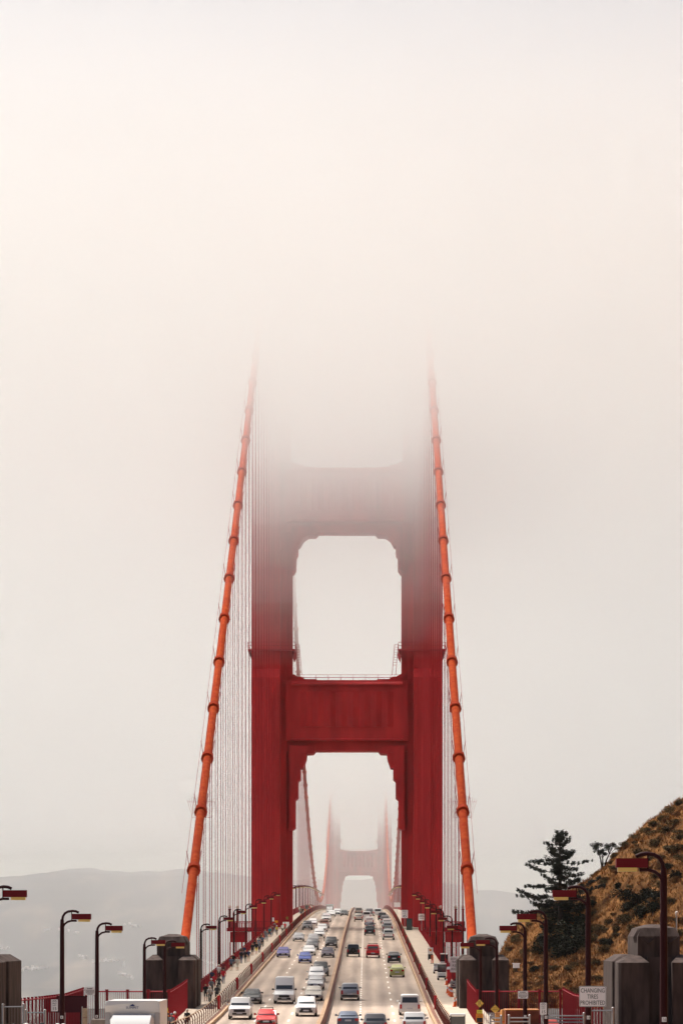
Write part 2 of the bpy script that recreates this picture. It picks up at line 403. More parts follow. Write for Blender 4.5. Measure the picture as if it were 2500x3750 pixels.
        for sx in (-1, 1):
            if br:
                m = MB().prism([(sx * a, b) for a, b in br], -dep + .35, dep - .35)
                B = m.build('bracket', M_TOWER, T)
                cx_ = 10.9
                for q in (-1, 1):
                    m = MB()
                    inner = [(sx * lerp(a, cx_, .34), lerp(b, z0 + 1.0, .12)) for a, b in br]
                    ya, yb = sorted((q * (dep - .34), q * (dep - .02))); m.prism(inner, ya, yb)
                    m.build('bracket_plate', M_TOWER, B)
            MB().prism(haunch(z1, sx), -dep + .4, dep - .4).build('haunch', M_TOWER, S)
        # handrail on top of the strut
        m = MB()
        for b in (-dep + .3, dep - .3):
            for hz in (.6, 1.1): m.tube([(-hw + 1, b, z1 + hz), (hw - 1, b, z1 + hz)], .03, 4)
            for a in np.linspace(-hw + 1, hw - 1, 10): m.box((a - .03, b - .03, z1), (a + .03, b + .03, z1 + 1.1))
        m.build('handrail', M_ROPE, S)
    strut(37.2, 51.05, 12.0, BR1, 4.0)
    strut(80.2, 92.8, 12.0, BR2, 3.9)
    strut(119, 129.5, 12.2, None, 3.5)
    strut(142.5, 151.5, 12.2, None, 3.2)
    MB().box((-26, -15, -71), (26, 15, -57)).build('pier', M_CONC, T)
    return T
tower('bridge_tower', 'near red steel bridge tower fading into fog above its second strut', 672)
tower('bridge_tower', 'distant hazy pink bridge tower framed inside the near tower', 1952)

# walkway platforms round the near tower's legs
for s, side in ((-1, 'left'), (1, 'right')):
    t = thing('tower_walkway', 'railed red walkway bulging round the outside of the near tower %s leg' % side, 'walkway', (0, 0, 0), group='tower walkways')
    z = zr(655) + .24
    m = MB()
    for a, b, c, d in ((10.3, 648, 22.6, 663.4), (18.9, 663.4, 22.6, 680.6), (10.3, 680.6, 22.6, 696)):
        xa, xb = sorted((s * a, s * c)); m.box((xa, b, z - .6), (xb, d, z))
    m.build('platform_deck', M_PAVE, t)
    m = MB(); xa, xb = sorted((s * 14.9, s * 22.75)); m.box((xa, 647.6, z - .62), (xb, 647.95, z + .05)); m.build('edge_beam', M_FENCE, t)
    path = [(s * 13.8, 648.1), (s * 22.5, 648.1), (s * 22.5, 695.9), (s * 13.8, 695.9)]
    for hz, r in ((1.25, .07), (.12, .05)): MB().tube([(x, y, z + hz) for x, y in path], r, 4).build('rail', M_FENCE, t)
    for i in range(3):
        p, q = Vector(path[i]), Vector(path[i + 1]); n = max(2, int((q - p).length / .45)); m = MB()
        for k in range(n + 1):
            c = p.lerp(q, k / n); m.box((c.x - .05, c.y - .05, z), (c.x + .05, c.y + .05, z + 1.2))
        stuff(m.build('pickets', M_FENCE, t))
    xa, xb = sorted((s * 22.1, s * 18.8)); m = MB(); m.box((xa, 648.4, z - 2.7), (xb, 648.8, z - .7)); 
    for k in range(4): m.box((lerp(xa, xb, k / 3) - .12, 648.4, z - 6), (lerp(xa, xb, k / 3) + .12, 648.8, z - 2.7))
    m.build('support_bracket', M_ROPE, t)
    for i, (x, y) in enumerate(((22.2, 649), (20.9, 652), (17.9, 649.5))):
        g = thing('globe_post', 'thick red post topped with a glass globe, %s of three on the %s tower walkway' % (('outermost', 'middle', 'innermost')[i], side), 'lamp', (s * x, y, z), group='globe posts')
        MB().box((-.2, -.2, 0), (.2, .2, 3.5)).box((-.28, -.28, 3.5), (.28, .28, 3.7)).build('post', M_POST, g)
        MB().ball((0, 0, 4.05), .33, 10).build('globe', M_GLOBE, g, smooth=180)

# ------------------------------------------------------------------ main cables, bands, suspenders
CBX = 14.1
def cable_z(d):
    if d <= 672: u = (d - 336) / 336; return .6 + u * 149.4 - 4 * 1.2 * u * (1 - u)
    if d <= 1952: return 15.2 + (150 - 15.2) * ((d - 1312) / 640) ** 2
    u = (d - 1952) / 343; return 150 - u * 149
for s, side in ((-1, 'left'), (1, 'right')):
    C = thing('main_cable', 'thick orange main suspension cable rising from the %s pylon into the fog' % side, 'cable', group='main cables')
    x = s * CBX
    side_d = list(np.linspace(334, 672, 40)); main_d = list(np.linspace(672, 1952, 90)); back = list(np.linspace(1952, 2295, 10))
    for dl in (side_d, main_d, back): MB().tube([(x, d, cable_z(d)) for d in dl], .47, 14).build('cable', M_CABLE, C, smooth=60)
    # bands and suspenders
    ds = [672 - 15.24 * k for k in range(1, 22)] + [672 + 15.24 * k for k in range(1, 84)]
    for d in ds:
        if 655 < d < 690 or d < 345: continue
        z = cable_z(d); t = Vector((0, 1, (cable_z(d + .5) - cable_z(d - .5)))).normalized(); c = Vector((x, d, z))
        n = 12 if d < 672 else 6
        m = MB().tube([c - t * .75, c - t * .70, c + t * .25, c + t * .45], [.58, .66, .66, .56], n)
        m.tube([c - t * .82, c - t * .62], [.72, .72], n)
        m.build('cable_band', M_BAND if d < 672 else M_CABLE, C, smooth=50)
        zb = zr(d) - .5
        if z - .5 > zb + 1:
            m = MB()
            for e in (-.47, .47): m.tube([(x + e, d, zb), (x + e, d, z - .1)], .036, 4, cap=False)
            m.box((x - .7, d - .15, zb - .3), (x + .7, d + .15, zb))
            m.build('suspender', M_ROPE, C)
    for e in (-.75, .75):
        MB().tube([(x + e, d, cable_z(d) + 1.25) for d in side_d[1:]], .022, 3).build('hand_rope', M_ROPE, C)
        for k in range(1, 22):
            d = 672 - 15.24 * k
            if d > 345: MB().tube([(x + e * .7, d, cable_z(d) + .4), (x + e, d, cable_z(d) + 1.75)], .035, 4).build('rope_stanchion', M_ROPE, C)
    # fan-shaped climbing barrier
    d = 368; z = cable_z(d); m = MB()
    for q in range(15):
        a = lerp(-1, 1, q / 14); m.tube([(x + a * .95, d, z - 1.2), (x + a * 1.55, d, z + .8 + .5 * (1 - a * a))], .014, 3)
    for h, wd in ((-1.15, .96), (.55, 1.48)): m.tube([(x - wd, d, z + h), (x + wd, d, z + h)], .016, 3)
    m.build('climbing_barrier', M_ROPE, C)

# ------------------------------------------------------------------ concrete pylons
def pylon(x, y, top, label, ground, bw=2.72, wy=11.4):
    T = thing('concrete_pylon', label, 'pylon', (x, y, top), group='stepped concrete pylons')
    b = ground - top - 14
    # top block with chevron-cut crown
    w_, D = 1.36, 8.6; m = MB()
    zs = -.0
    P = lambda px_, py_, z: (px_, py_, z)
    base = [(-w_, .6, b), (w_, .6, b), (w_, .6 + D, b), (-w_, .6 + D, b)]
    sh = [(-w_, .6, -.55), (w_, .6, -.55), (w_, .6 + D, -.55), (-w_, .6 + D, -.55)]
    crown = [(-w_ + .28, .95, 0), (w_ - .28, .95, 0), (w_ - .28, .25 + D, 0), (-w_ + .28, .25 + D, 0)]
    apex = [(-.35, 2.4, .24), (.35, 2.4, .24), (.35, D - 1.2, .24), (-.35, D - 1.2, .24)]
    m.loft([base, sh, crown, apex]); m.build('upper_block', M_CONC, T)
    m = MB()   # two chevrons on the front, standing a little proud of the chamfer
    for q in (-1, 1):
        cxq = q * w_ * .5
        vs_ = [(cxq - .62, .56, -.56), (cxq + .62, .56, -.56), (cxq, .56, -1.02), (cxq - .5, .92, -.02), (cxq + .5, .92, -.02)]
        m.add([(cxq - .66, .6, -.50), (cxq + .66, .6, -.50), (cxq, .46, -1.02), (cxq, .6, -1.10), (cxq - .45, .96, -.03), (cxq + .45, .96, -.03)],
              [(0, 3, 2), (3, 1, 2), (0, 2, 4), (2, 1, 5), (2, 5, 4)])
    m.build('chevron_crown', M_CONC, T)
    m = MB()   # ribs on the side chamfers
    for q in (-1, 1):
        for k in range(5):
            yy = 1.2 + k * .5
            m.add([(q * (w_ + .012), yy, -1.0), (q * (w_ + .012), yy + .2, -1.0), (q * (w_ - .24), yy + .2, .02), (q * (w_ - .24), yy, .02), (q * (w_ + .09), yy + .1, -.62)], [(0, 1, 4), (1, 2, 4), (2, 3, 4), (3, 0, 4)])
    m.build('crown_rib', M_CONC, T)
    for q in (-1, 1):
        # front buttress with hipped cap and chamfered corners
        a0, a1 = .74, bw; ch = .16
        ring = [(a0, -.9), (a1 - ch, -.9), (a1, -.9 + ch), (a1, 2.6), (a0, 2.6)]
        rr = lambda z, k: [(q * lerp(u, 1.5, k), lerp(v, 1.5, k), z) for u, v in ring]
        rings = [rr(b, 0), rr(-2.25, 0), rr(-1.80, .62)]
        if q < 0: rings = [r[::-1] for r in rings]
        MB().loft(rings).build('front_buttress', M_CONC, T)
        # side wing set back behind a groove
        ring2 = [(1.30, 3.1), (bw + .12, 3.1), (bw + .12, wy), (1.30, wy)]
        r2 = lambda z, k: [(q * lerp(u, 1.4, k), lerp(v, wy * .75, k * .3), z) for u, v in ring2]
        rings = [r2(b, 0), r2(-2.2, 0), r2(-1.75, .5)]
        if q < 0: rings = [r[::-1] for r in rings]
        MB().loft(rings).build('side_wing', M_CONC, T)
    MB().box((-.78, .05, b), (.78, .58, -1.9)).build('channel_back', M_CONC, T)
    return T
pylon(-14.9, 324, .35, 'stepped concrete pylon under the foot of the left cable', -7, 2.36, 8.2)
pylon(14.9, 324, .35, 'stepped concrete pylon under the foot of the right cable', -7, 2.36, 8.2)
pylon(22.65, 220.5, .80, 'large near concrete pylon with chevron crown at the right picture edge', -7)
pylon(-22.65, 220.5, .80, 'concrete pylon cut off by the left picture edge', -7)

# ------------------------------------------------------------------ lamp posts
def lamp_mesh(h, s):
    """s: +1 the lamp hangs towards +x"""
    pole = MB(); pole.tube([(0, 0, 0), (0, 0, h - .95), (0, 0, h - .5)], [.155, .125, .10], 10)
    pole.tube([(0, 0, 0), (0, 0, .9)], [.24, .20], 10)
    arm = MB(); arm.tube([(s * u, 0, h + z) for u, z in ((0, -.95), (0, -.55), (.05, -.32), (.16, -.14), (.34, -.04), (.6, 0), (.8, -.02), (.98, -.1))], .072, 8)
    low = MB(); low.tube([(s * u, 0, h + z) for u, z in ((0, -1.2), (.04, -.98), (.14, -.78), (.32, -.64), (.55, -.58), (.86, -.58))], .06, 8)
    low.box((min(s * .54, s * .59), -.05, h - .6), (max(s * .54, s * .59), .05, h - .06))
    box = MB(); a, b = sorted((s * .58, s * 1.70)); box.box((a, -.2, h - .50), (b, .2, h - .17))
    len_ = MB(); a, b = sorted((s * .96, s * 1.64)); len_.box((a, -.16, h - .64), (b, .16, h - .5))
    return pole, arm, low, box, len_
LM = {}
def lamp_post(x, d, h, s, label, group, base=None):
    T = thing('lamp_post', label, 'lamp post', (x, d, zr(d) + .2 if base is None else base), group)
    key = (round(h, 2), s)
    if key not in LM:
        p, a, l, bx, le = lamp_mesh(h, s)
        A = p.build('pole', M_POST, T, smooth=50); B = a.build('arm', M_POST, T, smooth=50); C_ = l.build('lower_arm', M_POST, T, smooth=50); D_ = bx.build('lamp_housing', M_HEAD, T); E_ = le.build('lens', M_LENS, D_)
        LM[key] = [q.data for q in (A, B, C_, D_, E_)]
    else:
        A, B, C_, D_, E_ = LM[key]
        for nm, me in (('pole', A), ('arm', B), ('lower_arm', C_)): link(nm, me, T)
        hd = link('lamp_housing', D_, T); link('lens', E_, hd)
    return T
APP = [(121, 3.08, '16'), (162, 2.55, '18'), (200, 1.72, '20'), (226, 1.13, '22'), (274.5, .18, '50'), (287, -.05, '')]
LBL_R = ['nearest lamp post at the right picture edge with a number 16 plate', 'lamp post carrying the white changing tires sign', 'right lamp post with the speed limit 15 sign and number 20 plate',
         'right lamp post with a small white notice and number 22 plate', 'right lamp post carrying the diamond path narrows sign', 'right lamp post carrying the diamond lane merge sign']
LBL_L = [None, 'lamp post cut off by the left picture edge, only its lamp showing', 'left lamp post with the speed limit 15 sign', 'left lamp post with a small white notice near the box truck',
         'left lamp post with tall arm in front of the left pylon', 'left lamp post with the orange your speed sign']
for i, (d, top, num) in enumerate(APP):
    base = zr(d) + .1
    for s, lb in ((1, LBL_R[i]), (-1, LBL_L[i])):
        if lb is None: continue
        T = lamp_post(s * (14.2 if i < 5 else 13.3), d, top - base, -s, lb, 'lamp posts on the approach', base)
        if i < 5 and not (s < 0 and i == 1):
            py = [3733, 3726, 3725, 3722, 3720][i]; zc = PZ(py, d) - base; hh = .085
            pl = MB().box((-.08, -.20, zc - hh), (.08, -.18, zc + hh)).build('number_plate', M_SIGNW, T)
            if s > 0: lettering(num, .15, M_INK, pl, 0, -.204, zc - .005)
            else: MB().box((-.03, -.204, zc - .05), (.03, -.202, zc + .05)).build('faded_digits', M_INK, pl)
for s, side in ((-1, 'left'), (1, 'right')):
    for k in range(7):
        d = 367 + 45.72 * k
        lamp_post(s * 14.1, d, 7.1, -s, '%s lamp post past the %s pylon on the way to the near tower' % (ORD[k], side), 'lamp posts on the side span')
    for k in range(8, 22):
        d = 367 + 45.72 * k
        lamp_post(s * 14.1, d, 7.1, -s, '%s small hazy lamp post beyond the near tower along the %s walkway' % (ORD[k - 8], side), 'lamp posts beyond the near tower on the %s' % side)

# ------------------------------------------------------------------ steel fences round the plazas
def fence(name, label, path, height, post_gap, group, pick=.16, pr=.02, pw=.085):
    T = thing(name, label, 'fence', group=group)
    gr = lambda x, y: zr(y) - .05
    tot = 0
    for i in range(len(path) - 1):
        p, q = Vector(path[i]), Vector(path[i + 1]); L = (q - p).length; n = max(1, round(L / post_gap)); m = MB()
        for k in range(n + (1 if i == len(path) - 2 else 0)):
            c = p.lerp(q, k / n); z = gr(c.x, c.y)
            o = MB().box((-pw, -pw, 0), (pw, pw, height)).box((-pw - .04, -pw - .04, height), (pw + .04, pw + .04, height + .10)).build('post', M_FENCE, T, loc=(c.x, c.y, z))
        for hz, r in ((height - .08, .06), (.15, .05)):
            MB().tube([(lerp(p.x, q.x, u), lerp(p.y, q.y, u), gr(0, lerp(p.y, q.y, u)) + hz) for u in np.linspace(0, 1, 8)], r, 4).build('rail', M_FENCE, T)
        np_ = int(L / pick)
        for k in range(np_):
            c = p.lerp(q, (k + .5) / np_); z = gr(c.x, c.y)
            m.box((c.x - pr, c.y - pr, z + .15), (c.x + pr, c.y + pr, z + height - .08))
        stuff(m.build('pickets', M_FENCE, T))
    return T
for s, side in ((-1, 'left'), (1, 'right')):
    fence('steel_fence', 'tall crimson steel fence running from the near %s pylon to the corner' % side, [(s * 20.9, 234), (s * 20.3, 250), (s * 20.1, 270), (s * 20.5, 291)], 3.25, 1.9, 'plaza fences', pick=.63, pr=.012, pw=.055)
    fence('steel_fence', 'open red picket fence crossing in front of the far %s pylon' % side, [(s * 20.3, 291.6), (s * 13.2, 291.6)], 3.05, 1.6, 'plaza fences', pick=.165, pr=.016, pw=.1)
    fence('steel_fence', 'short red fence angled beside the walkway to the far %s pylon' % side, [(s * 13.1, 292.3), (s * 13.25, 322)], 3.0, 1.5, 'plaza fences', pick=.5, pr=.012, pw=.05)

# ------------------------------------------------------------------ signs
def sign(name, label, cat, px0, px1, py0, py1, d, m, lines=(), shape='rect', ink=M_INK, border=None, post=None, group=None):
    x0, x1, z1, z0 = PX(px0, d), PX(px1, d), PZ(py0, d), PZ(py1, d); cx_, cz = (x0 + x1) / 2, (z0 + z1) / 2; hw, hh = (x1 - x0) / 2, (z1 - z0) / 2
    T = thing(name, label, cat, (cx_, d, cz), group)
    if shape == 'rect':
        r = min(hw, hh) * .12; poly = []
        for ux, uz, a0 in ((1, 1, 0), (-1, 1, 90), (-1, -1, 180), (1, -1, 270)):
            for q in range(3):
                a = RAD(a0 + q * 45); poly.append((ux * (hw - r) + r * math.cos(a), uz * (hh - r) + r * math.sin(a)))
    else: poly = [(hw, 0), (0, hh), (-hw, 0), (0, -hh)]
    MB().prism(poly, 0, .025).build('panel', m, T)
    if border:
        inner = [(x * .955, z * .94) for x, z in poly] if shape == 'rect' else [(x * .9, z * .9) for x, z in poly]
        n = len(poly); out = [(x * (1 - .02), z * (1 - .028)) for x, z in poly]
        MB().add([(x, -.003, z) for x, z in out] + [(x, -.003, z) for x, z in inner], [(i, (i + 1) % n, n + (i + 1) % n, n + i) for i in range(n)]).build('border', border, T)
    for (t, size, zz, sx) in lines:
        if t.startswith('~'):
            mm = MB(); wd = float(t[1:]) * hw
            rr = random.Random(int(zz * 1000) + 5); xx = -wd
            while xx < wd - .02:
                l = rr.uniform(.03, .07); mm.box((xx, -.006, zz - size / 2), (min(wd, xx + l), -.001, zz + size / 2)); xx += l + .02
            mm.build('small_print', ink, T)
        else: lettering(t, size, ink, T, 0, -.006, zz, sx)
    if post: MB().tube([(0, .06, -hh - post), (0, .06, hh * .9)], .04, 6).build('sign_post', M_GALV, T)
    return T
sign('road_sign', 'white rectangular sign reading CHANGING TIRES PROHIBITED', 'sign', 2119, 2218, 3611, 3687, 161.7, M_SIGNW,
     [('CHANGING', .29, .27, .74), ('TIRES', .29, -.02, .74), ('PROHIBITED', .29, -.31, .74)], border=M_INK)
for px, lb in ((1988, 'white speed limit 15 sign on the right lamp post'), (200.5, 'white speed limit 15 sign on the left lamp post')):
    T = sign('speed_limit_sign', lb, 'sign', px - 12.5, px + 12.5, 3660 if px < 1000 else 3672, 3703.5 if px < 1000 else 3715.6, 199.7, M_SIGNW,
         [('SPEED', .095, .10, 1), ('LIMIT', .095, -.01, 1), ('15', .26, -.20, 1.05)])
    m = MB()
    for q in (-1, 1): m.tube([(q * .07 + .05 * math.cos(a), -.006, .24 + .05 * math.sin(a)) for a in np.linspace(0, 6.28, 9)], .008, 3)
    m.tube([(-.07, -.006, .24), (-.02, -.006, .31), (.05, -.006, .31), (.07, -.006, .24)], .008, 3); m.build('bicycle_symbol', M_INK, T)
for px0, px1, py0, py1, lb in ((1895, 1932, 3629, 3657, 'small white notice with fine print on the right lamp post'), (312.5, 348, 3616, 3644, 'small white notice with fine print on the left lamp post')):
    sign('notice_sign', lb, 'sign', px0, px1, py0, py1, 225.7, M_SIGNW, [('~.55', .06, .17, 1), ('~.85', .04, .06, 1), ('~.85', .04, -.03, 1), ('~.8', .04, -.11, 1), ('~.5', .04, -.19, 1)])
T = sign('merge_sign', 'yellow diamond lane merge sign with two black lines', 'sign', 1738.5, 1771.5, 3658.6, 3690.7, 286.6, M_SIGNY, shape='diamond', border=M_INK)
MB().box((-.10, -.008, -.2), (-.05, -.004, .2)).tube([(.14, -.006, -.2), (.10, -.006, -.08), (.045, -.006, .04), (.045, -.006, .2)], .022, 4).build('merge_symbol', M_INK, T)
sign('narrows_sign', 'yellow diamond sign reading PATH NARROWS', 'sign', 1793.5, 1829.5, 3678, 3713.5, 274.1, M_SIGNY, [('PATH', .12, .09, 1), ('NARROWS', .12, -.05, .82)], shape='diamond', border=M_INK)
sign('ahead_plate', 'small dull yellow AHEAD plate under the path narrows diamond', 'sign', 1803, 1820.5, 3725.5, 3735.6, 274.1, mat('sign_dull', (.40, .27, .07), .6), [('AHEAD', .13, 0, .72)])
for pc, py, d, side in ((1755, 3698.7, 286.6, 'right'), (605.5, 3690.6, 286.6, 'left')):
    T = sign('bike_speed_plate', 'small lime bicycle plate above the %s your speed sign' % side, 'sign', pc - 10.3, pc + 10.3, py, py + 12.6, d, M_SIGNG)
    m = MB()
    for q in (-1, 1): m.tube([(q * .09 + .06 * math.cos(a), -.006, -.02 + .06 * math.sin(a)) for a in np.linspace(0, 6.28, 9)], .009, 3)
    m.tube([(-.09, -.006, -.02), (-.02, -.006, .07), (.06, -.006, .07), (.09, -.006, -.02)], .009, 3); m.build('bicycle_symbol', M_INK, T)
    T = sign('your_speed_sign', 'orange YOUR SPEED display with black screen on the %s lamp post' % side, 'sign', pc - 13.4, pc + 13.4, py + 13, py + 46, d, M_SIGNO, [('YOUR', .17, .32, 1), ('SPEED', .17, .15, .9)])
    MB().box((-.25, -.05, -.36), (.25, 0.0, .02)).build('display_screen', M_BLACK, T)
sign('speed_limit_sign', 'white speed limit 45 sign in front of the right tower leg', 'sign', 1469, 1492.7, 3332.5, 3362, 646, M_SIGNW, [('SPEED', .36, .52, .9), ('LIMIT', .36, .14, .9), ('45', .72, -.4, 1.1)], post=1.6)
sign('notice_sign', 'white square sign in front of the right tower leg', 'sign', 1531, 1555, 3346.5, 3370.5, 600, M_SIGNW, [('~.5', .12, .32, 1), ('~.7', .12, .1, 1), ('~.6', .12, -.2, 1)], post=1.8)
sign('notice_sign', 'pale hazy sign beside the right walkway behind the near tower', 'sign', 1442, 1465, 3304.5, 3321.7, 790, M_SIGNW, post=5.0)
sign('keep_right_sign', 'tall white sign reading SLOWER TRAFFIC KEEP RIGHT, partly behind the pylon', 'sign', 1646.6, 1690, 3503, 3560.5, 364, M_SIGNW, [('SLOWER', .30, .58, .98), ('TRAFFIC', .30, .27, .88), ('KEEP', .36, -.12, 1), ('RIGHT', .36, -.52, 1)])
sign('blank_board', 'plain pale board standing at the inner corner of the left tower leg', 'board', 1035, 1059, 3376, 3398, 646, M_SIGNW, post=.6)
sign('number_board', 'small ochre square plate on the left tower leg', 'sign', 1047, 1056, 3357, 3367, 655, mat('ochre', (.35, .20, .05)), group=None)
T = sign('walkway_notice', 'small white narrow sign on a lamp post at the left tower leg', 'sign', 997, 1004, 3360, 3374, 640.6, M_SIGNW)
sign('caution_plate', 'orange plate beside the narrow white sign at the left tower leg', 'sign', 1004.6, 1017.5, 3371, 3379.5, 640.6, M_SIGNO)

# ------------------------------------------------------------------ vehicles
PAINT = {}
def paint(name, col, rough=.28, metal=.0):
    k = 'paint_' + name
    if k not in PAINT: PAINT[k] = mat(k, col, rough, metal=metal, spec=.3, coat=.08)
    return PAINT[k]
KIND = {  # L, W, H, belt, hood_front, hood_back(z), windscreen base y, roof front y, roof back y, rear base y, deck z, ground clearance
    'sedan':   (4.75, 1.84, 1.45, .96, .72, .95, -1.15, -.40, .95, 1.62, 1.02, .22),
    'hatch':   (4.40, 1.76, 1.50, .98, .72, .96, -1.20, -.35, 1.00, 2.02, 1.06, .22),
    'suv':     (4.75, 1.92, 1.74, 1.10, .92, 1.08, -1.15, -.50, 1.75, 2.22, 1.12, .28),
    'bigsuv':  (5.25, 2.04, 1.92, 1.20, 1.05, 1.20, -1.30, -.75, 2.15, 2.52, 1.22, .32),
    'pickup':  (5.60, 1.98, 1.86, 1.16, 1.00, 1.14, -1.25, -.65, .85, 1.15, 1.14, .36),
    'jeep':    (4.30, 1.88, 1.84, 1.16, 1.04, 1.12, -.70, -.50, 1.75, 1.95, 1.16, .38),
    'minivan': (4.90, 1.98, 1.90, 1.08, .95, 1.10, -1.45, -.75, 2.05, 2.36, 1.10, .28),
    'van':     (5.60, 2.06, 2.62, 1.32, 1.02, 1.30, -2.05, -1.15, 2.55, 2.72, 1.32, .32),
}
def vehicle(kind, pt, d, x, away, label, cat='car', roof_rack=False, group=None, dark_lower=False):
    L, W, H, belt, hf, hb, wb, rf, rb, rr, deck, gc = KIND[kind]; hw = W / 2
    T = thing('pickup_truck' if kind == 'pickup' else 'delivery_van' if kind == 'van' else 'car', label, cat, (x, d, zr(d) + .012), group or ('southbound cars' if away else 'northbound cars'))
    slope = (zr(d + 1) - zr(d - 1)) / 2
    T.rotation_euler = (math.atan(slope), 0, 0)
    if away: T.rotation_euler = (-math.atan(slope), 0, math.pi)
    # local: front faces -y (towards the camera); turned round when driving away
    st = [(-L / 2, hw * .80, gc + .12, hf - .22), (-L / 2 + .07, hw * .90, gc + .02, hf - .06), (-L / 2 + .38, hw * .97, gc, hf + .02), (wb - .05, hw, gc, hb), (wb + .3, hw, gc, belt), (0, hw, gc, belt), (rr - .3, hw, gc, belt + .02), (rr, hw, gc, deck), (L / 2 - .30, hw * .97, gc, deck - .01), (L / 2 - .06, hw * .92, gc + .04, deck - .10), (L / 2, hw * .84, gc + .14, deck - .28)]
    st.sort(key=lambda s_: s_[0])
    rings = []
    for (y, w_, zb, zt) in st:
        rings.append([(-w_ * .90, y, zb), (w_ * .90, y, zb), (w_, y, zb + .16), (w_ * 1.0, y, (zb + zt) / 2 + .05), (w_ * .965, y, zt - .07), (w_ * .86, y, zt), (-w_ * .86, y, zt), (-w_ * .965, y, zt - .07), (-w_, y, (zb + zt) / 2 + .05), (-w_, y, zb + .16)])
    m = MB(); m.loft([r for r in rings])
    body = m.build('body', pt, T, smooth=35)
    # cabin
    wr = hw * (.74 if kind in ('sedan', 'hatch') else .80 if kind != 'van' else .86); wbt = hw * .93
    def ring(y, z, a): return [(-a, y, belt - .06), (a, y, belt - .06), (lerp(a, wr, 1 if z > belt + .2 else 0), y, z - .07), (lerp(a, wr, 1 if z > belt + .2 else 0) * .86, y, z), (-lerp(a, wr, 1 if z > belt + .2 else 0) * .86, y, z), (-lerp(a, wr, 1 if z > belt + .2 else 0), y, z - .07)]
    m = MB(); m.loft([ring(wb, belt + .0, wbt * .96), ring(rf, H - .03, wbt), ring((rf + rb) / 2, H, wbt), ring(rb, H - .04, wbt), ring(rr, belt + .0, wbt * .96)])
    m.build('cabin', pt, T, smooth=35)
    def quad(nm, p, t0, t1, s0, s1, off, mt=M_GLASS):
        a, b, c, e = [Vector(q) for q in p]     # bottom-left, bottom-right, top-right, top-left seen from outside
        n = (b - a).cross(e - a).normalized() * off
        f = lambda s_, t_: (a.lerp(b, s_)).lerp(e.lerp(c, s_), t_) + n
        v = [f(s0, t0), f(s1, t0), f(s1, t1), f(s0, t1)]
        MB().add([p_ - n * .9 for p_ in v] + v, [(3, 2, 1, 0), (4, 5, 6, 7), (0, 1, 5, 4), (1, 2, 6, 5), (2, 3, 7, 6), (3, 0, 4, 7)]).build(nm, mt, T)
    A = wbt * .96
    quad('windscreen', [(-A, wb, belt), (A, wb, belt), (wr, rf, H - .08), (-wr, rf, H - .08)], .10, .93, .06, .94, .012)
    quad('rear_window', [(A, rr, belt), (-A, rr, belt), (-wr, rb, H - .08), (wr, rb, H - .08)], .14 if kind != 'van' else .3, .90, .08, .92, .012)
    for s in (-1, 1):
        y0, y1 = (wb, rr) if s < 0 else (rr, wb); t0, t1 = (rf, rb) if s < 0 else (rb, rf)
        q = [(s * wbt, y1, belt), (s * wbt, y0, belt), (s * wr, t0, H - .07), (s * wr, t1, H - .07)]
        if kind == 'van': q = [(s * wbt, (y1 if s < 0 else y1) if 0 else y1, belt), (s * wbt, y0, belt), (s * wr, t0, H - .07), (s * wr, t1, H - .07)]
        if kind == 'van': quad('side_window', q, .15, .62, .78 if s < 0 else .05, .95 if s < 0 else .22, .016)
        else: quad('side_window', q, .12, .86, .10, .90, .016)
    # front: grille, lights, bumper, plate
    yf = -L / 2
    MB().box((-hw * .50, yf - .035, hf - .36), (hw * .50, yf + .12, hf - .14)).build('grille', M_TRIM, T)
    MB().box((-hw * .62, yf - .03, gc + .12), (hw * .62, yf + .12, gc + .30)).build('air_intake', M_TRIM, T)
    for s in (-1, 1):
        a, b = sorted((s * hw * .52, s * hw * .90)); 
        hl = MB().loft([[(a, yf - .03 + (.10 if s * a > s * b * .99 else 0), hf - .30), (b, yf + .04, hf - .30), (b, yf + .05, hf - .10), (a, yf - .01, hf - .12)], [(a, yf + .2, hf - .30), (b, yf + .2, hf - .30), (b, yf + .2, hf - .10), (a, yf + .2, hf - .12)]]).build('headlight', M_LAMP, T)
        zt = deck - .12 if kind in ('sedan', 'hatch') else deck - .05
        a, b = sorted((s * hw * .62, s * hw * .93))
        if kind in ('suv', 'bigsuv', 'minivan', 'van', 'pickup', 'jeep'): a, b = sorted((s * hw * .74, s * hw * .93))
        MB().box((a, L / 2 - .25, zt - (.24 if kind in ('sedan', 'hatch') else .42)), (b, L / 2 + .022, zt - .02)).build('tail_light', M_TAIL, T)
        # mirror
        mx = s * (hw + .10); MB().loft([[(mx - .10, wb + .28, belt + .02), (mx + .10, wb + .28, belt + .02), (mx + .10, wb + .28, belt + .20), (mx - .10, wb + .28, belt + .20)][::1], [(mx - .07, wb + .42, belt + .04), (mx + .07, wb + .42, belt + .04), (mx + .07, wb + .42, belt + .18), (mx - .07, wb + .42, belt + .18)]]).build('mirror', M_TRIM if kind in ('van', 'jeep') else pt, T)
        MB().box((min(s * hw * .88, mx), wb + .33, belt + .06), (max(s * hw * .88, mx), wb + .38, belt + .10)).build('mirror_arm', M_TRIM, T)
        for yy in (-L * .31, L * .30):
            r = .33 if kind in ('sedan', 'hatch') else .38; xo = s * (hw - .11)
            Wm = MB().tube([(xo - .11, yy, r), (xo + .11, yy, r)], r, 14).build('wheel', M_TYRE, T, smooth=40)
            MB().tube([(xo + s * .115 - .005, yy, r), (xo + s * .115 + .005, yy, r)], r * .62, 10).build('rim', M_RIM, Wm)
    MB().box((-hw * .86, L / 2 - .12, gc + .10), (hw * .86, L / 2 + .03, gc + .30)).build('rear_bumper', M_TRIM if kind in ('pickup', 'jeep', 'suv', 'bigsuv') else pt, T)
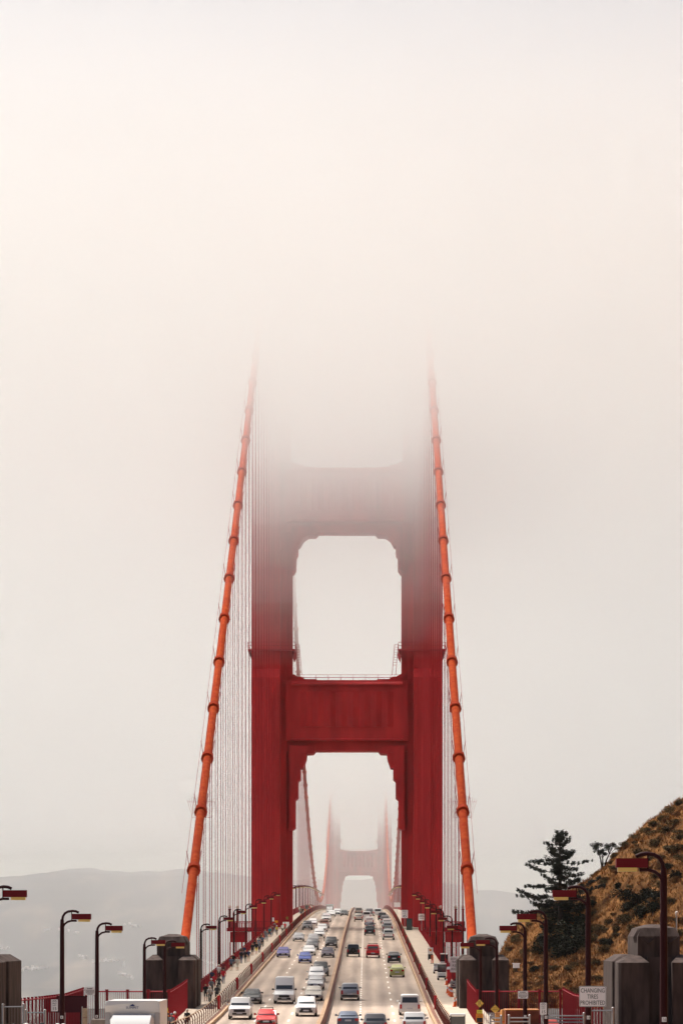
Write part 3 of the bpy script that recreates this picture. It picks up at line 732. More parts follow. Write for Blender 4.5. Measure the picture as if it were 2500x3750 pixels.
    MB().box((-.26, yf - .06, gc + .22), (.26, yf - .036, gc + .36)).build('number_plate', M_PLATE, T)
    pz = deck - .52 if kind != 'sedan' else deck - .38
    MB().box((-.26, L / 2 + .005, pz), (.26, L / 2 + .03, pz + .14)).build('number_plate', M_PLATE, T)
    if roof_rack or kind in ('bigsuv',):
        for s in (-1, 1): MB().tube([(s * wr * .78, rf + .2, H + .02), (s * wr * .78, rf + .3, H + .08), (s * wr * .78, rb - .3, H + .08), (s * wr * .78, rb - .2, H + .0)], .025, 5).build('roof_rail', M_TRIM, T)
        if roof_rack:
            for yy in (rf + .4, rb - .4): MB().box((-wr * .85, yy - .04, H + .09), (wr * .85, yy + .04, H + .13)).build('cross_bar', M_TRIM, T)
    if kind == 'jeep':
        MB().tube([(0, L / 2 + .02, .98), (0, L / 2 + .24, .98)], .38, 16).build('spare_wheel', M_TYRE, T, smooth=40)
        MB().tube([(0, L / 2 + .235, .98), (0, L / 2 + .25, .98)], .2, 10).build('spare_rim', M_TRIM, T)
    if kind == 'pickup':
        MB().box((-hw * .84, L / 2 - 1.45, deck - .02), (hw * .84, L / 2 - .12, deck + .006)).build('bed_opening', M_TRIM, T)
        MB().box((-hw * .72, L / 2 - .02, deck - .52), (hw * .72, L / 2 + .016, deck - .06)).build('tailgate', pt, T)
    return T
WHT = paint('white', (.72, .72, .70)); SIL = paint('silver', (.42, .42, .42), .3, .4); GRY = paint('grey', (.16, .16, .165), .3, .3); BLK = paint('black', (.015, .015, .018)); DKG = paint('dark_green_black', (.03, .035, .034))
RED = paint('red', (.52, .02, .02)); BLU = paint('blue', (.03, .07, .32)); PUR = paint('violet_blue', (.10, .09, .28)); GRN = paint('lime_green', (.44, .43, .15)); CHM = paint('champagne', (.50, .46, .39), .3, .3); STL = paint('steel_blue', (.12, .145, .20), .3, .3); BRN = paint('copper', (.30, .12, .07)); NAV = paint('dark_violet', (.035, .028, .05)); CRM = paint('red_truck', (.58, .015, .025))
S2 = .3827
def car_r2(x0, x1, yb, *a, **k):   # picture spans in the left roadway close-up
    px = 700 + (x0 + x1) / 2 * S2; py = 3050 + yb * S2; d = k.pop('d', None) or road_d(py); vehicle(a[0], a[1], d + KIND[a[0]][0] / 2, PX(px, d), False, a[2], **k)
def car_r3(x0, x1, yb, *a, **k):
    px = 1200 + (x0 + x1) / 2 * S2; py = 3050 + yb * S2; d = k.pop('d', None) or road_d(py); vehicle(a[0], a[1], d + KIND[a[0]][0] / 2, PX(px, d), True, a[2], **k)
car_r2(352, 573, 1790, 'bigsuv', WHT, 'large white SUV leading the kerb lane towards the camera')
car_r2(495, 660, 1640, 'sedan', DKG, 'black sedan behind the large white SUV in the kerb lane')
car_r2(608, 825, 1880, 'hatch', RED, 'red hatchback with roof rack at the bottom picture edge', roof_rack=True, d=287)
car_r2(790, 988, 1640, 'van', WHT, 'tall white cargo van in the middle northbound lane', cat='van')
car_r2(1003, 1193, 1760, 'suv', WHT, 'white SUV with black grille leading the inner northbound lane')
car_r2(1083, 1252, 1610, 'sedan', CHM, 'champagne sedan right behind the white SUV by the barrier')
car_r2(1108, 1270, 1500, 'sedan', SIL, 'grey silver sedan behind the champagne sedan')
car_r2(1115, 1280, 1432, 'suv', WHT, 'bright white SUV behind the grey silver sedan')
car_r2(1163, 1310, 1375, 'suv', BLK, 'black SUV beside the barrier behind the bright white SUV')
car_r2(1027, 1147, 1250, 'hatch', BLU, 'bright blue hatchback straddling the middle northbound lane')
car_r2(1237, 1372, 1195, 'sedan', NAV, 'dark violet sedan next to the median barrier')
car_r2(1063, 1190, 1175, 'sedan', WHT, 'white sedan just behind the bright blue hatchback')
car_r2(815, 943, 1193, 'sedan', PUR, 'violet blue sedan alone in the kerb lane')
car_r2(1098, 1217, 1122, 'suv', GRY, 'dark grey SUV behind the white sedan')
car_r2(1280, 1395, 1103, 'suv', BLK, 'black SUV behind the dark violet sedan at the barrier')
car_r2(967, 1082, 1040, 'sedan', SIL, 'silver sedan with dark grille in the kerb lane')
car_r2(1113, 1220, 1050, 'sedan', SIL, 'silver sedan with sun glare behind the dark grey SUV')
car_r2(1180, 1268, 1013, 'suv', WHT, 'small white SUV ahead of the crest in the middle lane')
car_r2(1205, 1303, 945, 'sedan', WHT, 'white sedan following near the crest')
car_r2(1062, 1155, 930, 'suv', GRY, 'grey SUV with black front in the kerb lane near the tower')
car_r2(1220, 1320, 912, 'suv', BRN, 'copper brown SUV in the northbound queue')
car_r2(1123, 1203, 890, 'hatch', WHT, 'pale hatchback behind the grey SUV in the kerb lane')
car_r2(1250, 1335, 852, 'minivan', WHT, 'white minivan near the crest of the bridge', cat='van')
car_r2(1310, 1375, 800, 'sedan', WHT, 'white sedan at the crest below the box truck')
car_r2(1372, 1425, 794, 'suv', WHT, 'pale SUV at the crest beside the dark car with yellow lights')
car_r2(1428, 1500, 796, 'sedan', DKG, 'dark sedan with yellow glowing lamps at the crest')
car_r3(97, 290, 1860, 'sedan', STL, 'steel blue sedan at the bottom edge next to the barrier', d=283)
car_r3(345, 560, 1900, 'suv', GRY, 'grey SUV cut off at the bottom edge in the middle lane', d=266)
car_r3(730, 925, 1880, 'suv', WHT, 'white SUV cut off at the bottom edge in the outer lane', d=270)
car_r3(123, 300, 1607, 'suv', SIL, 'silver SUV driving away beside the barrier')
car_r3(683, 885, 1750, 'minivan', WHT, 'white boxy van driving away in the outer lane', cat='van')
car_r3(595, 730, 1383, 'hatch', GRN, 'lime green hatchback in the outer southbound lane')
car_r3(567, 700, 1245, 'hatch', BLK, 'black hatchback ahead of the lime green hatchback')
car_r3(178, 308, 1190, 'jeep', BLK, 'black boxy jeep with spare wheel on its back')
car_r3(365, 497, 1198, 'pickup', CRM, 'bright red pickup with overhead rack in the middle lane', cat='pickup', roof_rack=True)
car_r3(527, 633, 1027, 'pickup', WHT, 'white pickup last in the outer southbound queue', cat='pickup')
car_r3(350, 452, 983, 'suv', BLK, 'black SUV last in the middle southbound queue')
car_r3(357, 450, 925, 'sedan', NAV, 'dark sedan hidden behind the black SUV in the middle queue')
car_r3(518, 626, 952, 'pickup', SIL, 'silver pickup ahead of the white pickup in the outer queue', cat='pickup')
car_r3(355, 438, 885, 'suv', WHT, 'white SUV in the middle southbound queue')
car_r3(258, 328, 850, 'suv', CHM, 'champagne SUV alone in the inner lane near the crest')
car_r3(520, 610, 905, 'suv', WHT, 'white SUV in the outer southbound queue')
car_r3(505, 590, 870, 'suv', GRY, 'dark grey SUV in the outer queue near the crest')
car_r3(333, 410, 832, 'minivan', WHT, 'white van in the middle lane near the crest', cat='van')
car_r3(483, 560, 838, 'suv', BLK, 'black SUV in the outer lane near the crest')
car_r3(375, 420, 793, 'suv', GRY, 'small dark SUV at the crest in the middle lane')
car_r3(265, 328, 786, 'pickup', CHM, 'tan pickup at the crest by the barrier', cat='pickup')
car_r3(445, 510, 798, 'minivan', WHT, 'white van at the crest in the outer lane', cat='van')

def box_truck(px0, px1, ptop, d, label, away=False, h=3.35, logo=None):
    x = PX((px0 + px1) / 2, d); z0 = zr(d); hw = (PX(px1, d) - PX(px0, d)) / 2; H = PZ(ptop, d) - z0
    T = thing('box_truck', label, 'truck', (x, d, z0 + .01), 'northbound trucks')
    Bx = MB().box((-hw, 0, .95), (hw, 6.2, H)).build('cargo_box', WHT, T)
    MB().loft([[(-hw - .01, -.04, H - .52), (hw + .01, -.04, H - .52), (hw + .01, -.16, H - .2), (hw - .1, -.10, H + .03), (-hw + .1, -.10, H + .03), (-hw - .01, -.16, H - .2)], [(-hw - .01, .2, H - .52), (hw + .01, .2, H - .52), (hw + .01, .2, H - .2), (hw - .1, .2, H + .03), (-hw + .1, .2, H + .03), (-hw - .01, .2, H - .2)]][::-1]).build('box_nose', WHT, Bx)
    for s in (-1, 1): MB().box((min(s * hw * .82, s * (hw + .012)), -.06, .95), (max(s * hw * .82, s * (hw + .012)), .3, H - .53)).build('corner_trim', M_GALV, Bx)
    cw = hw * .84; ct = H - .95
    r = lambda y, z0_, z1, w_: [(-w_, y, z0_), (w_, y, z0_), (w_, y, z1 - .18), (w_ * .88, y, z1), (-w_ * .88, y, z1), (-w_, y, z1 - .18)]
    C_ = MB().loft([r(-2.5, .45, 1.15, cw * .92), r(-2.35, .4, 1.30, cw), r(-1.6, .4, 1.42, cw), r(-.95, .4, ct - .45, cw), r(-.7, .4, ct - .38, cw), r(-.15, .4, ct - .36, cw)]).build('cab', WHT, T, smooth=35)
    MB().loft([r(-1.05, ct - .5, ct - .30, cw * .80), r(-.85, ct - .5, ct - .08, cw * .90), r(-.45, ct - .5, ct + .28, cw * .95), r(-.05, ct - .5, ct + .34, cw * .95)]).build('wind_deflector', WHT, C_, smooth=35)
    for q in (-.7, -.12, 0, .12, .7): MB().box((q * cw - .04, -1.06, ct - .42), (q * cw + .04, -.9, ct - .36)).build('marker_light', M_CONE, C_)
    MB().add([(-cw * .9, -1.63, 1.47), (cw * .9, -1.63, 1.47), (cw * .86, -1.03, ct - .56), (-cw * .86, -1.03, ct - .56)], [(0, 1, 2, 3)]).build('windscreen', M_GLASS, C_)
    MB().box((-cw * .6, -2.54, .7), (cw * .6, -2.45, 1.05)).build('grille', M_TRIM, C_)
    for s in (-1, 1):
        MB().box((min(s * cw * .66, s * cw * .92), -2.54, .8), (max(s * cw * .66, s * cw * .92), -2.4, 1.02)).build('headlight', M_LAMP, C_)
        for yy in (-1.7, 4.6):
            Wm = MB().tube([(s * (cw - .22), yy, .45), (s * (cw - .0), yy, .45)], .45, 14).build('wheel', M_TYRE, T, smooth=40)
            MB().tube([(s * (cw + .0), yy, .45), (s * (cw + .01), yy, .45)], .26, 10).build('rim', M_RIM, Wm)
    if logo:
        lettering(logo, .17, mat('logo_blue', (.03, .05, .16)), Bx, 0, -.175, H - .30)
        MB().add([(-.14, -.168, H - .22), (.14, -.168, H - .22), (.02, -.160, H - .12)], [(0, 1, 2)]).build('logo_peak', mat('logo_blue', (.03, .05, .16)), Bx)
    return T
box_truck(387, 585, 3668, 160, 'white box truck with blue logo, only its top above the bottom edge', logo='SUMMIT')
box_truck(1193.5, 1220.5, 3311, road_d(3353), 'small distant white box truck at the crest of the bridge')

# ------------------------------------------------------------------ people and bicycles
SK = [mat('skin_%d' % i, c, .6) for i, c in enumerate(((.50, .28, .19), (.36, .19, .12), (.22, .11, .07)))]
HAIR = [mat('hair_%d' % i, c, .7) for i, c in enumerate(((.015, .011, .01), (.08, .04, .02), (.30, .20, .10)))]
CLO = {k: mat('cloth_' + k, c, .85) for k, c in dict(black=(.014, .014, .016), white=(.70, .69, .67), red=(.55, .02, .03), grey=(.17, .18, .20), navy=(.03, .04, .09), jeans=(.06, .09, .17), khaki=(.32, .25, .16), cream=(.62, .56, .46), teal=(.02, .20, .22), yellow=(.62, .46, .05), orange=(.65, .16, .03), slate=(.12, .16, .22), maroon=(.20, .03, .04), brown=(.14, .08, .05)).items()}
def body_mesh(pose):
    """one continuous figure, 1.75 m tall, facing -y; returned with face regions by slot: skin, hair, top, trousers, shoes"""
    segs = []   # (a, b, ra, rb, slot)
    def S(a, b, ra, rb, sl): segs.append((Vector(a), Vector(b), ra, rb, sl))
    if pose == 'ride':
        hip, ch, nk, hd = (0, .20, 1.00), (0, -.08, 1.36), (0, -.16, 1.50), (0, -.22, 1.63)
        legs = [((-.10, .18, .96), (-.13, -.22, .78), (-.12, .0, .38)), ((.10, .18, .96), (.13, -.16, .62), (.12, .06, .22))]
        arms = [((-.19, -.10, 1.40), (-.27, -.28, 1.20), (-.24, -.48, 1.05)), ((.19, -.10, 1.40), (.27, -.28, 1.20), (.24, -.48, 1.05))]
    else:
        hip, ch, nk, hd = (0, .01, .93), (0, 0, 1.30), (0, .0, 1.47), (0, -.02, 1.62)
        st = {'walk': .26, 'stride': -.30, 'stand': .03}[pose]
        legs = [((-.09, 0, .90), (-.10, -st * .7 - .03, .50), (-.10, -st * .55 if st > 0 else -st * 1.05 + .1, .09)), ((.09, 0, .90), (.10, st * .35 - .06, .50), (.10, st * 1.05 if st > 0 else st * .55, .10))]
        arms = [((-.19, 0, 1.40), (-.25, st * .35, 1.13), (-.25, st * .55 - .08, .90)), ((.19, 0, 1.40), (.25, -st * .35, 1.13), (.25, -st * .55 - .08, .90))]
    S(hip, ch, .145, .165, 2); S(ch, nk, .16, .075, 2); S((hip[0] - .07, hip[1], hip[2] - .02), (hip[0] + .07, hip[1], hip[2] - .02), .125, .125, 3)
    S((ch[0] - .13, ch[1], ch[2] + .07), (ch[0] + .13, ch[1], ch[2] + .07), .085, .085, 2)
    S(nk, hd, .055, .055, 0)
    h = Vector(hd); S(h + Vector((0, .005, -.05)), h + Vector((0, .01, .035)), .073, .088, 0)
    S(h + Vector((0, .03, .03)), h + Vector((0, .02, .055)), .092, .09, 1)
    S(h + Vector((0, -.085, .0)), h + Vector((0, -.10, -.03)), .014, .018, 0)
    for s in (-1, 1): S(h + Vector((s * .088, .01, .0)), h + Vector((s * .09, .015, -.04)), .014, .012, 0); S(h + Vector((s * .032, -.078, .012)), h + Vector((s * .034, -.08, .012)), .014, .014, 1)
    S(h + Vector((-.022, -.075, -.072)), h + Vector((.022, -.075, -.072)), .012, .012, 1)
    for a, k, f in legs:
        S(a, k, .095, .062, 3); S(k, f, .060, .042, 3 if pose != 'walk' else 0)
        f = Vector(f); S(f + Vector((0, .03, -.04)), f + Vector((0, -.15, -.055)), .045, .038, 4)
    for q, (a, e, w_) in enumerate(arms):
        S(a, e, .062, .046, 2); S(e, w_, .044, .030, 0)
        w_ = Vector(w_); dr = (w_ - Vector(e)).normalized(); s = -1 if q == 0 else 1; fw = Vector((0, -1, 0)); fw = (fw - dr * fw.dot(dr)).normalized()
        pal = w_ + dr * .085; S(w_, pal, .030, .036, 0)
        for i, l in enumerate((.062, .078, .072, .055)):
            b = pal + fw * (.030 - i * .020); mid = b + dr * l * .6 - Vector((s, 0, 0)) * .006; S(b, mid, .0115, .0105, 0); S(mid, mid + dr * l * .45 - Vector((s, 0, 0)) * .018, .0105, .009, 0)
        S(w_ + dr * .03 + fw * .03, w_ + dr * .07 + fw * .062, .013, .011, 0); S(w_ + dr * .07 + fw * .062, w_ + dr * .105 + fw * .066, .011, .009, 0)
    m = MB()
    for a, b, ra, rb, sl in segs:
        t = (b - a); L = t.length or 1e-4; t = t / L
        pts, rs = [], []
        for k in range(4): c = math.cos(math.pi / 2 * k / 4); sn = math.sin(math.pi / 2 * k / 4); pts.append(a - t * ra * c); rs.append(max(.001, ra * sn))
        pts += [a, b]; rs += [ra, rb]
        for k in range(3, -1, -1): c = math.cos(math.pi / 2 * k / 4); sn = math.sin(math.pi / 2 * k / 4); pts.append(b + t * rb * c); rs.append(max(.001, rb * sn))
        m.tube(pts, rs, 10)
    me = bpy.data.meshes.new('p'); me.from_pydata(m.v, [], m.f); o = bpy.data.objects.new('p', me); COL.objects.link(o)
    md = o.modifiers.new('r', 'REMESH'); md.mode = 'VOXEL'; md.voxel_size = .0125; md.use_smooth_shade = True
    dg = bpy.context.evaluated_depsgraph_get(); out = bpy.data.meshes.new_from_object(o.evaluated_get(dg)); out.name = 'body'
    bpy.data.objects.remove(o, do_unlink=True)
    n = len(out.polygons); ce = np.zeros(n * 3); out.polygons.foreach_get('center', ce); ce = ce.reshape(-1, 3); best = np.full(n, 1e9); idx = np.zeros(n, int)
    for a, b, ra, rb, sl in segs:
        a_, b_ = np.array(a), np.array(b); ab = b_ - a_; t = np.clip(((ce - a_) @ ab) / max(1e-9, ab @ ab), 0, 1)
        dd = np.linalg.norm(ce - (a_ + t[:, None] * ab), axis=1) - (ra + (rb - ra) * t)
        w_ = dd < best; best[w_] = dd[w_]; idx[w_] = sl
    out.materials.clear()
    for k in range(5): out.materials.append(M_BLACK)
    out.polygons.foreach_set('material_index', idx.tolist()); out.update(); return out
BODY = {p: body_mesh(p) for p in ('walk', 'stride', 'stand', 'ride')}
HELM = MB().loft([[(.13 * math.cos(a) * k, .155 * math.sin(a) * k, z) for a in np.linspace(0, 2 * math.pi, 13)[:-1]] for k, z in ((1.0, 0), (1.02, .04), (.86, .10), (.5, .14), (.1, .15))])
HELM_ME = None
def person(x, d, z, pose, top, trousers, label, skin=0, hair=0, face=0, helmet=None, scale=1.0, group='people on the left walkway', cap=None):
    global HELM_ME
    o = link('person', BODY[pose], None, (x, d, z)); o.rotation_euler = (0, 0, face); o.scale = (scale,) * 3; tag(o, label, 'person', group)
    for i, mm in enumerate((SK[skin], HAIR[hair], CLO[top], CLO[trousers], CLO['black'])):
        o.material_slots[i].link = 'OBJECT'; o.material_slots[i].material = mm
    if helmet:
        hz = {'ride': (0, -.205, 1.655)}.get(pose, (0, 0, 1.645))
        if HELM_ME is None: h = HELM.build('helmet', CLO['white'], o, smooth=60); HELM_ME = h.data
        else: h = link('helmet', HELM_ME, o)
        h.location = hz; h.material_slots[0].link = 'OBJECT'; h.material_slots[0].material = CLO[helmet]
    return o
def bicycle(x, d, z, label, face=0):
    T = thing('bicycle', label, 'bicycle', (x, d, z), 'bicycles on the walkway', face)
    for yy in (-.52, .52):
        W_ = MB().tube([(0, yy + .33 * math.cos(a), .34 + .33 * math.sin(a)) for a in np.linspace(0, 2 * math.pi, 21)], .018, 5, cap=False).build('wheel', M_TYRE, T)
        m = MB()
        for k in range(8): a = math.pi * k / 4; m.tube([(0, yy, .34), (0, yy + .32 * math.cos(a), .34 + .32 * math.sin(a))], .003, 3)
        m.build('spokes', M_RIM, W_)
    fr = MB()
    for p in ([(0, .52, .34), (0, .12, .30), (0, .22, .82)], [(0, .12, .30), (0, -.34, .78), (0, .20, .76), (0, .52, .34)], [(0, -.34, .95), (0, -.40, .62), (0, -.52, .34)]): fr.tube(p, .02, 5)
    fr.build('frame', M_TRIM, T); MB().tube([(-.26, -.44, 1.0), (-.2, -.36, 1.02), (.2, -.36, 1.02), (.26, -.44, 1.0)], .016, 5).build('handlebar', M_TRIM, T)
    MB().loft([[(-.07, .32, .86), (.07, .32, .86), (.07, .32, .90), (-.07, .32, .90)], [(-.02, .02, .87), (.02, .02, .87), (.02, .02, .90), (-.02, .02, .90)]]).build('saddle', M_BLACK, T)
    for s in (-1, 1): MB().box((min(0, s * .16), .08, .22 if s > 0 else .38), (max(0, s * .16), .14, .24 if s > 0 else .40)).build('pedal', M_TRIM, T)
    return T
def walk_d(py):
    a, b = 300.0, 1040.0
    for _ in range(50):
        m = (a + b) / 2
        if VY - F * (zr(m) + .22) / m > py: a = m
        else: b = m
    return (a + b) / 2
def ped(zx, zy, pose, top, tr, label, **k):
    px, py = 720 + zx * .1913, 3380 + zy * .1913; d = walk_d(py); x = min(max(PX(px, d), -13.4), -10.6); bike = k.pop('bike', None)
    person(x, d, zr(d) + .225, pose, top, tr, label, **k)
    if bike: bicycle(x, d, zr(d) + .225, bike, k.get('face', 0))
ped(255, 1560, 'ride', 'white', 'black', 'cyclist in a white shirt riding towards the camera', bike='bicycle under the cyclist in the white shirt', helmet='white')
ped(390, 1530, 'ride', 'black', 'black', 'cyclist in black with orange shoulders by the railing', bike='bicycle under the cyclist in black by the railing', hair=0, face=math.pi)
ped(175, 1500, 'walk', 'black', 'black', 'dark figure beside the white-shirted cyclist at the outer rail', hair=1)
ped(285, 1395, 'ride', 'grey', 'black', 'cyclist in grey with white helmet behind the white-shirted cyclist', bike='bicycle under the grey-shirted cyclist', helmet='white')
ped(335, 1290, 'walk', 'red', 'maroon', 'walker in a red vest and shorts seen from behind', face=math.pi, hair=1)
ped(430, 1335, 'ride', 'black', 'black', 'cyclist in black following the red vest walker', bike='bicycle under the second cyclist in black', face=math.pi, hair=1)
ped(515, 1170, 'stride', 'red', 'jeans', 'walker in a bright red shirt and blue jeans')
ped(415, 1085, 'stand', 'white', 'black', 'walker in a white shirt and black trousers with a cap', helmet='cream')
ped(240, 1200, 'stand', 'navy', 'black', 'dark figure half hidden behind the first lamp post', skin=1)
ped(330, 1010, 'stand', 'maroon', 'black', 'figure in maroon leaning at the outer rail', skin=1)
ped(665, 915, 'walk', 'slate', 'black', 'walker in a grey shirt and black shorts', hair=2)
ped(780, 915, 'walk', 'cream', 'cream', 'walker in a long cream shirt', hair=1)
ped(705, 850, 'stand', 'black', 'grey', 'dark walker behind the grey-shirted walker', hair=1)
ped(855, 780, 'stride', 'black', 'jeans', 'walker in a black hoodie with jeans', skin=1)
ped(935, 770, 'stand', 'black', 'black', 'walker in black with red straps', hair=1)
ped(995, 755, 'walk', 'navy', 'khaki', 'walker in a navy jacket and khaki shorts', face=math.pi)
ped(820, 700, 'stand', 'brown', 'brown', 'figure in brown at the outer rail behind the black hoodie')
ped(1070, 610, 'stand', 'black', 'jeans', 'tall walker in black in the middle group')
ped(1145, 600, 'walk', 'black', 'yellow', 'walker in black with a yellow bag in the middle group')
ped(1205, 570, 'stride', 'grey', 'black', 'walker in grey at the railing side of the middle group')
ped(1180, 470, 'stand', 'cream', 'grey', 'pale walker behind the middle group')
ped(1265, 465, 'ride', 'slate', 'black', 'cyclist in slate blue riding past the middle group', bike='bicycle under the slate blue cyclist', helmet='orange')
ped(1395, 275, 'walk', 'teal', 'black', 'lone walker in teal near the tower')
ped(1445, 245, 'stand', 'maroon', 'black', 'figure in maroon standing before the tower leg')
ped(1535, 240, 'ride', 'yellow', 'black', 'cyclist in yellow with white helmet near the tower', bike='bicycle under the yellow cyclist', helmet='white')
ped(1645, 200, 'stride', 'white', 'black', 'walker in white and black beside the pale board')
ped(1690, 170, 'stand', 'red', 'black', 'small figure in red at the tower corner')
for i in range(13):
    d = 455 + i * 15 + R.uniform(-5, 5); c = R.choice(['black', 'navy', 'grey', 'brown', 'slate', 'maroon'])
    person(R.uniform(-13.3, -12.3), d, zr(d) + .225, R.choice(['walk', 'stand', 'stride']), c, R.choice(['black', 'jeans', 'grey']), 'small walker in dark clothes strung out along the outer rail before the tower', group='dark walkers along the outer rail', face=R.choice([0, math.pi]), skin=R.choice([0, 1]), hair=R.choice([0, 1]))
# heads above the bottom edge on the left plaza
for px, pyh, top, hel, d, lb in ((52, 3744, 'black', 'black', 184, 'black helmet at the far bottom left edge'), (98, 3736, 'black', 'white', 186, 'striped white helmet of a cyclist waiting on the left plaza'), (92, 3743, 'grey', 'white', 182, 'white helmet lowest of the pair at the bottom left'),
        (155, 3731, 'navy', 'black', 188, 'dark capped cyclist with shoulders showing near the left plaza gate'), (212, 3740, 'black', 'white', 184, 'white helmet below the left speed limit sign'), (233, 3744, 'cream', 'white', 183, 'pale helmet right of the left speed limit post'), (372, 3741, 'black', 'black', 200, 'dark helmet beside the box truck'),
        (614, 3724, 'black', 'black', 262, 'dark helmeted cyclist leftmost of three behind the truck'), (629, 3722, 'grey', 'grey', 261, 'grey helmeted cyclist in the middle behind the truck'), (641, 3710, 'red', 'white', 268, 'white helmeted cyclist in red behind the truck'), (686, 3709, 'black', 'cream', 276, 'figure in black with pale cap at the walkway entrance')):
    x = PX(px, d); z = zr(d) + .225; hz = PZ(pyh, d); person(x, d, z, 'stand', top, 'black', lb, helmet=hel, scale=max(.92, min(1.08, (hz - z) / 1.78)), group='cyclists waiting on the plaza')
# crowd beyond the tower
for i in range(16):
    d = R.uniform(790, 960); c = R.choice(['black', 'red', 'navy', 'grey', 'orange', 'brown', 'cream', 'black'])
    person(R.uniform(-13.2, -10.7), d, zr(d) + .225, R.choice(['walk', 'stand', 'stride']), c, R.choice(['black', 'jeans', 'grey']), 'tiny hazy walker on the left walkway beyond the near tower', group='walkers beyond the near tower', face=R.choice([0, math.pi]), skin=R.choice([0, 1]), hair=R.choice([0, 1]))

# ------------------------------------------------------------------ maintenance gear on the right walkway
def utility_cart(px, py, label, wd, canopy=True, bed=WHT, hgt=1.95, d=None, driver=False):
    d = d or walk_d(py); x = PX(px, d); z = zr(d) + .225; hw = wd / 2
    T = thing('utility_cart', label, 'cart', (x, d, z), 'maintenance carts')
    MB().loft([[(-hw, 0, .28), (hw, 0, .28), (hw * .95, .04, .85), (-hw * .95, .04, .85)], [(-hw, 1.0, .28), (hw, 1.0, .28), (hw, 1.0, .95), (-hw, 1.0, .95)], [(-hw, 2.5, .3), (hw, 2.5, .3), (hw, 2.5, .8), (-hw, 2.5, .8)]]).build('body', bed, T)
    MB().box((-hw * .85, -.03, .32), (hw * .85, .03, .5)).build('bumper', M_TRIM, T)
    if canopy:
        MB().loft([[(-hw * 1.04, .15, hgt - .10), (hw * 1.04, .15, hgt - .10), (hw * .98, .15, hgt), (-hw * .98, .15, hgt)], [(-hw * 1.04, 1.75, hgt - .10), (hw * 1.04, 1.75, hgt - .10), (hw * .98, 1.75, hgt + .03), (-hw * .98, 1.75, hgt + .03)]]).build('canopy', WHT, T)
        for s in (-1, 1):
            for yy in (.25, 1.65): MB().tube([(s * hw * .92, yy, .9), (s * hw * .92, yy, hgt - .08)], .03, 5).build('canopy_post', M_TRIM, T)
        MB().box((-hw * .88, .20, .92), (hw * .88, .22, hgt - .14)).build('windscreen', M_GLASS, T)
    else: MB().box((-hw * .95, .3, .86), (hw * .95, 2.3, 1.25)).build('tool_chest', M_GALV, T)
    for s in (-1, 1):
        for yy in (.45, 2.05): MB().tube([(s * hw - s * .16, yy, .24), (s * hw + s * .01, yy, .24)], .24, 12).build('wheel', M_TYRE, T, smooth=40)
        MB().box((min(s * hw * .5, s * hw * .8), -.04, .62), (max(s * hw * .5, s * hw * .8), .02, .76)).build('headlight', M_LAMP, T)
    return T
utility_cart(1676, 3750, 'white canopied utility cart at the bottom edge beside the railing', 1.06, d=238)
utility_cart(1617.5, 3590, 'utility cart with pale canopy in the middle of the right walkway', .98)
utility_cart(1600, 3566, 'flat utility cart parked behind the canopied cart', .85, canopy=False)
utility_cart(1626, 3548, 'grey service cart farthest along the right walkway', .95, bed=SIL)
def cone(px, py, label):
    d = walk_d(py); T = thing('traffic_cone', label, 'cone', (PX(px, d), d, zr(d) + .225), 'orange traffic cones')
    MB().box((-.2, -.2, 0), (.2, .2, .05)).build('base', M_CONE, T); MB().tube([(0, 0, .05), (0, 0, .92)], [.16, .035], 10).build('cone_body', M_CONE, T, smooth=60)
    MB().tube([(0, 0, .5), (0, 0, .68)], [.100, .078], 10).build('reflective_band', M_SIGNW, T)
for px, py, lb in ((1634, 3607, 'orange cone beside the canopied cart'), (1638, 3638, 'leftmost cone of the four by the trailer'), (1644, 3645, 'second cone of the four by the trailer'), (1649, 3649, 'third cone of the four by the trailer'), (1654, 3651, 'rightmost cone of the four by the trailer'), (1664, 3687, 'left cone of the nearest pair by the pylon'), (1672, 3683, 'right cone of the nearest pair by the pylon')): cone(px, py, lb)
for px, lb in ((1579.5, 'left orange delineator stick by the cabinet'), (1584.5, 'right orange delineator stick by the cabinet')):
    d = walk_d(3529); T = thing('delineator', lb, 'delineator', (PX(px, d), d, zr(d) + .225), 'orange delineators')
    MB().box((-.15, -.15, 0), (.15, .15, .06)).build('base', M_TRIM, T); MB().tube([(0, 0, .06), (0, 0, 1.15)], .055, 8).build('stick', M_CONE, T)
d = walk_d(3517); T = thing('equipment_cabinet', 'white equipment cabinet with round emblem on a dark cart', 'cabinet', (PX(1575.5, d), d, zr(d) + .225))
MB().box((-.36, 0, .85), (.36, .6, 1.75)).build('cabinet', WHT, T); MB().box((-.34, .03, .18), (.34, .9, .85)).build('cart', M_TRIM, T); MB().tube([(0, -.004, 1.4), (0, -.012, 1.4)], .16, 12).build('round_emblem', M_SIGNO, T); MB().box((-.06, -.016, 1.34), (.06, -.013, 1.46)).build('emblem_mark', M_INK, T)
for s in (-1, 1): MB().tube([(s * .28 - .05, .4, .18), (s * .28 + .05, .4, .18)], .18, 10).build('wheel', M_TYRE, T)
d = walk_d(3604); T = thing('tool_locker', 'tall bright red locker with white sloping lid by the lamp post', 'locker', (PX(1643, d), d, zr(d) + .225))
MB().box((-.24, 0, .04), (.24, .9, 1.65)).build('locker_body', CRM, T); MB().loft([[(-.26, -.02, 1.65), (.26, -.02, 1.65), (.26, .92, 1.65), (-.26, .92, 1.65)], [(-.2, .15, 1.92), (.2, .15, 1.98), (.2, .8, 1.98), (-.2, .8, 1.92)]]).build('lid', WHT, T)
d = walk_d(3636); T = thing('equipment_trailer', 'dark trailer with grey generator standing against the pylon', 'trailer', (PX(1659, d), d, zr(d) + .225))
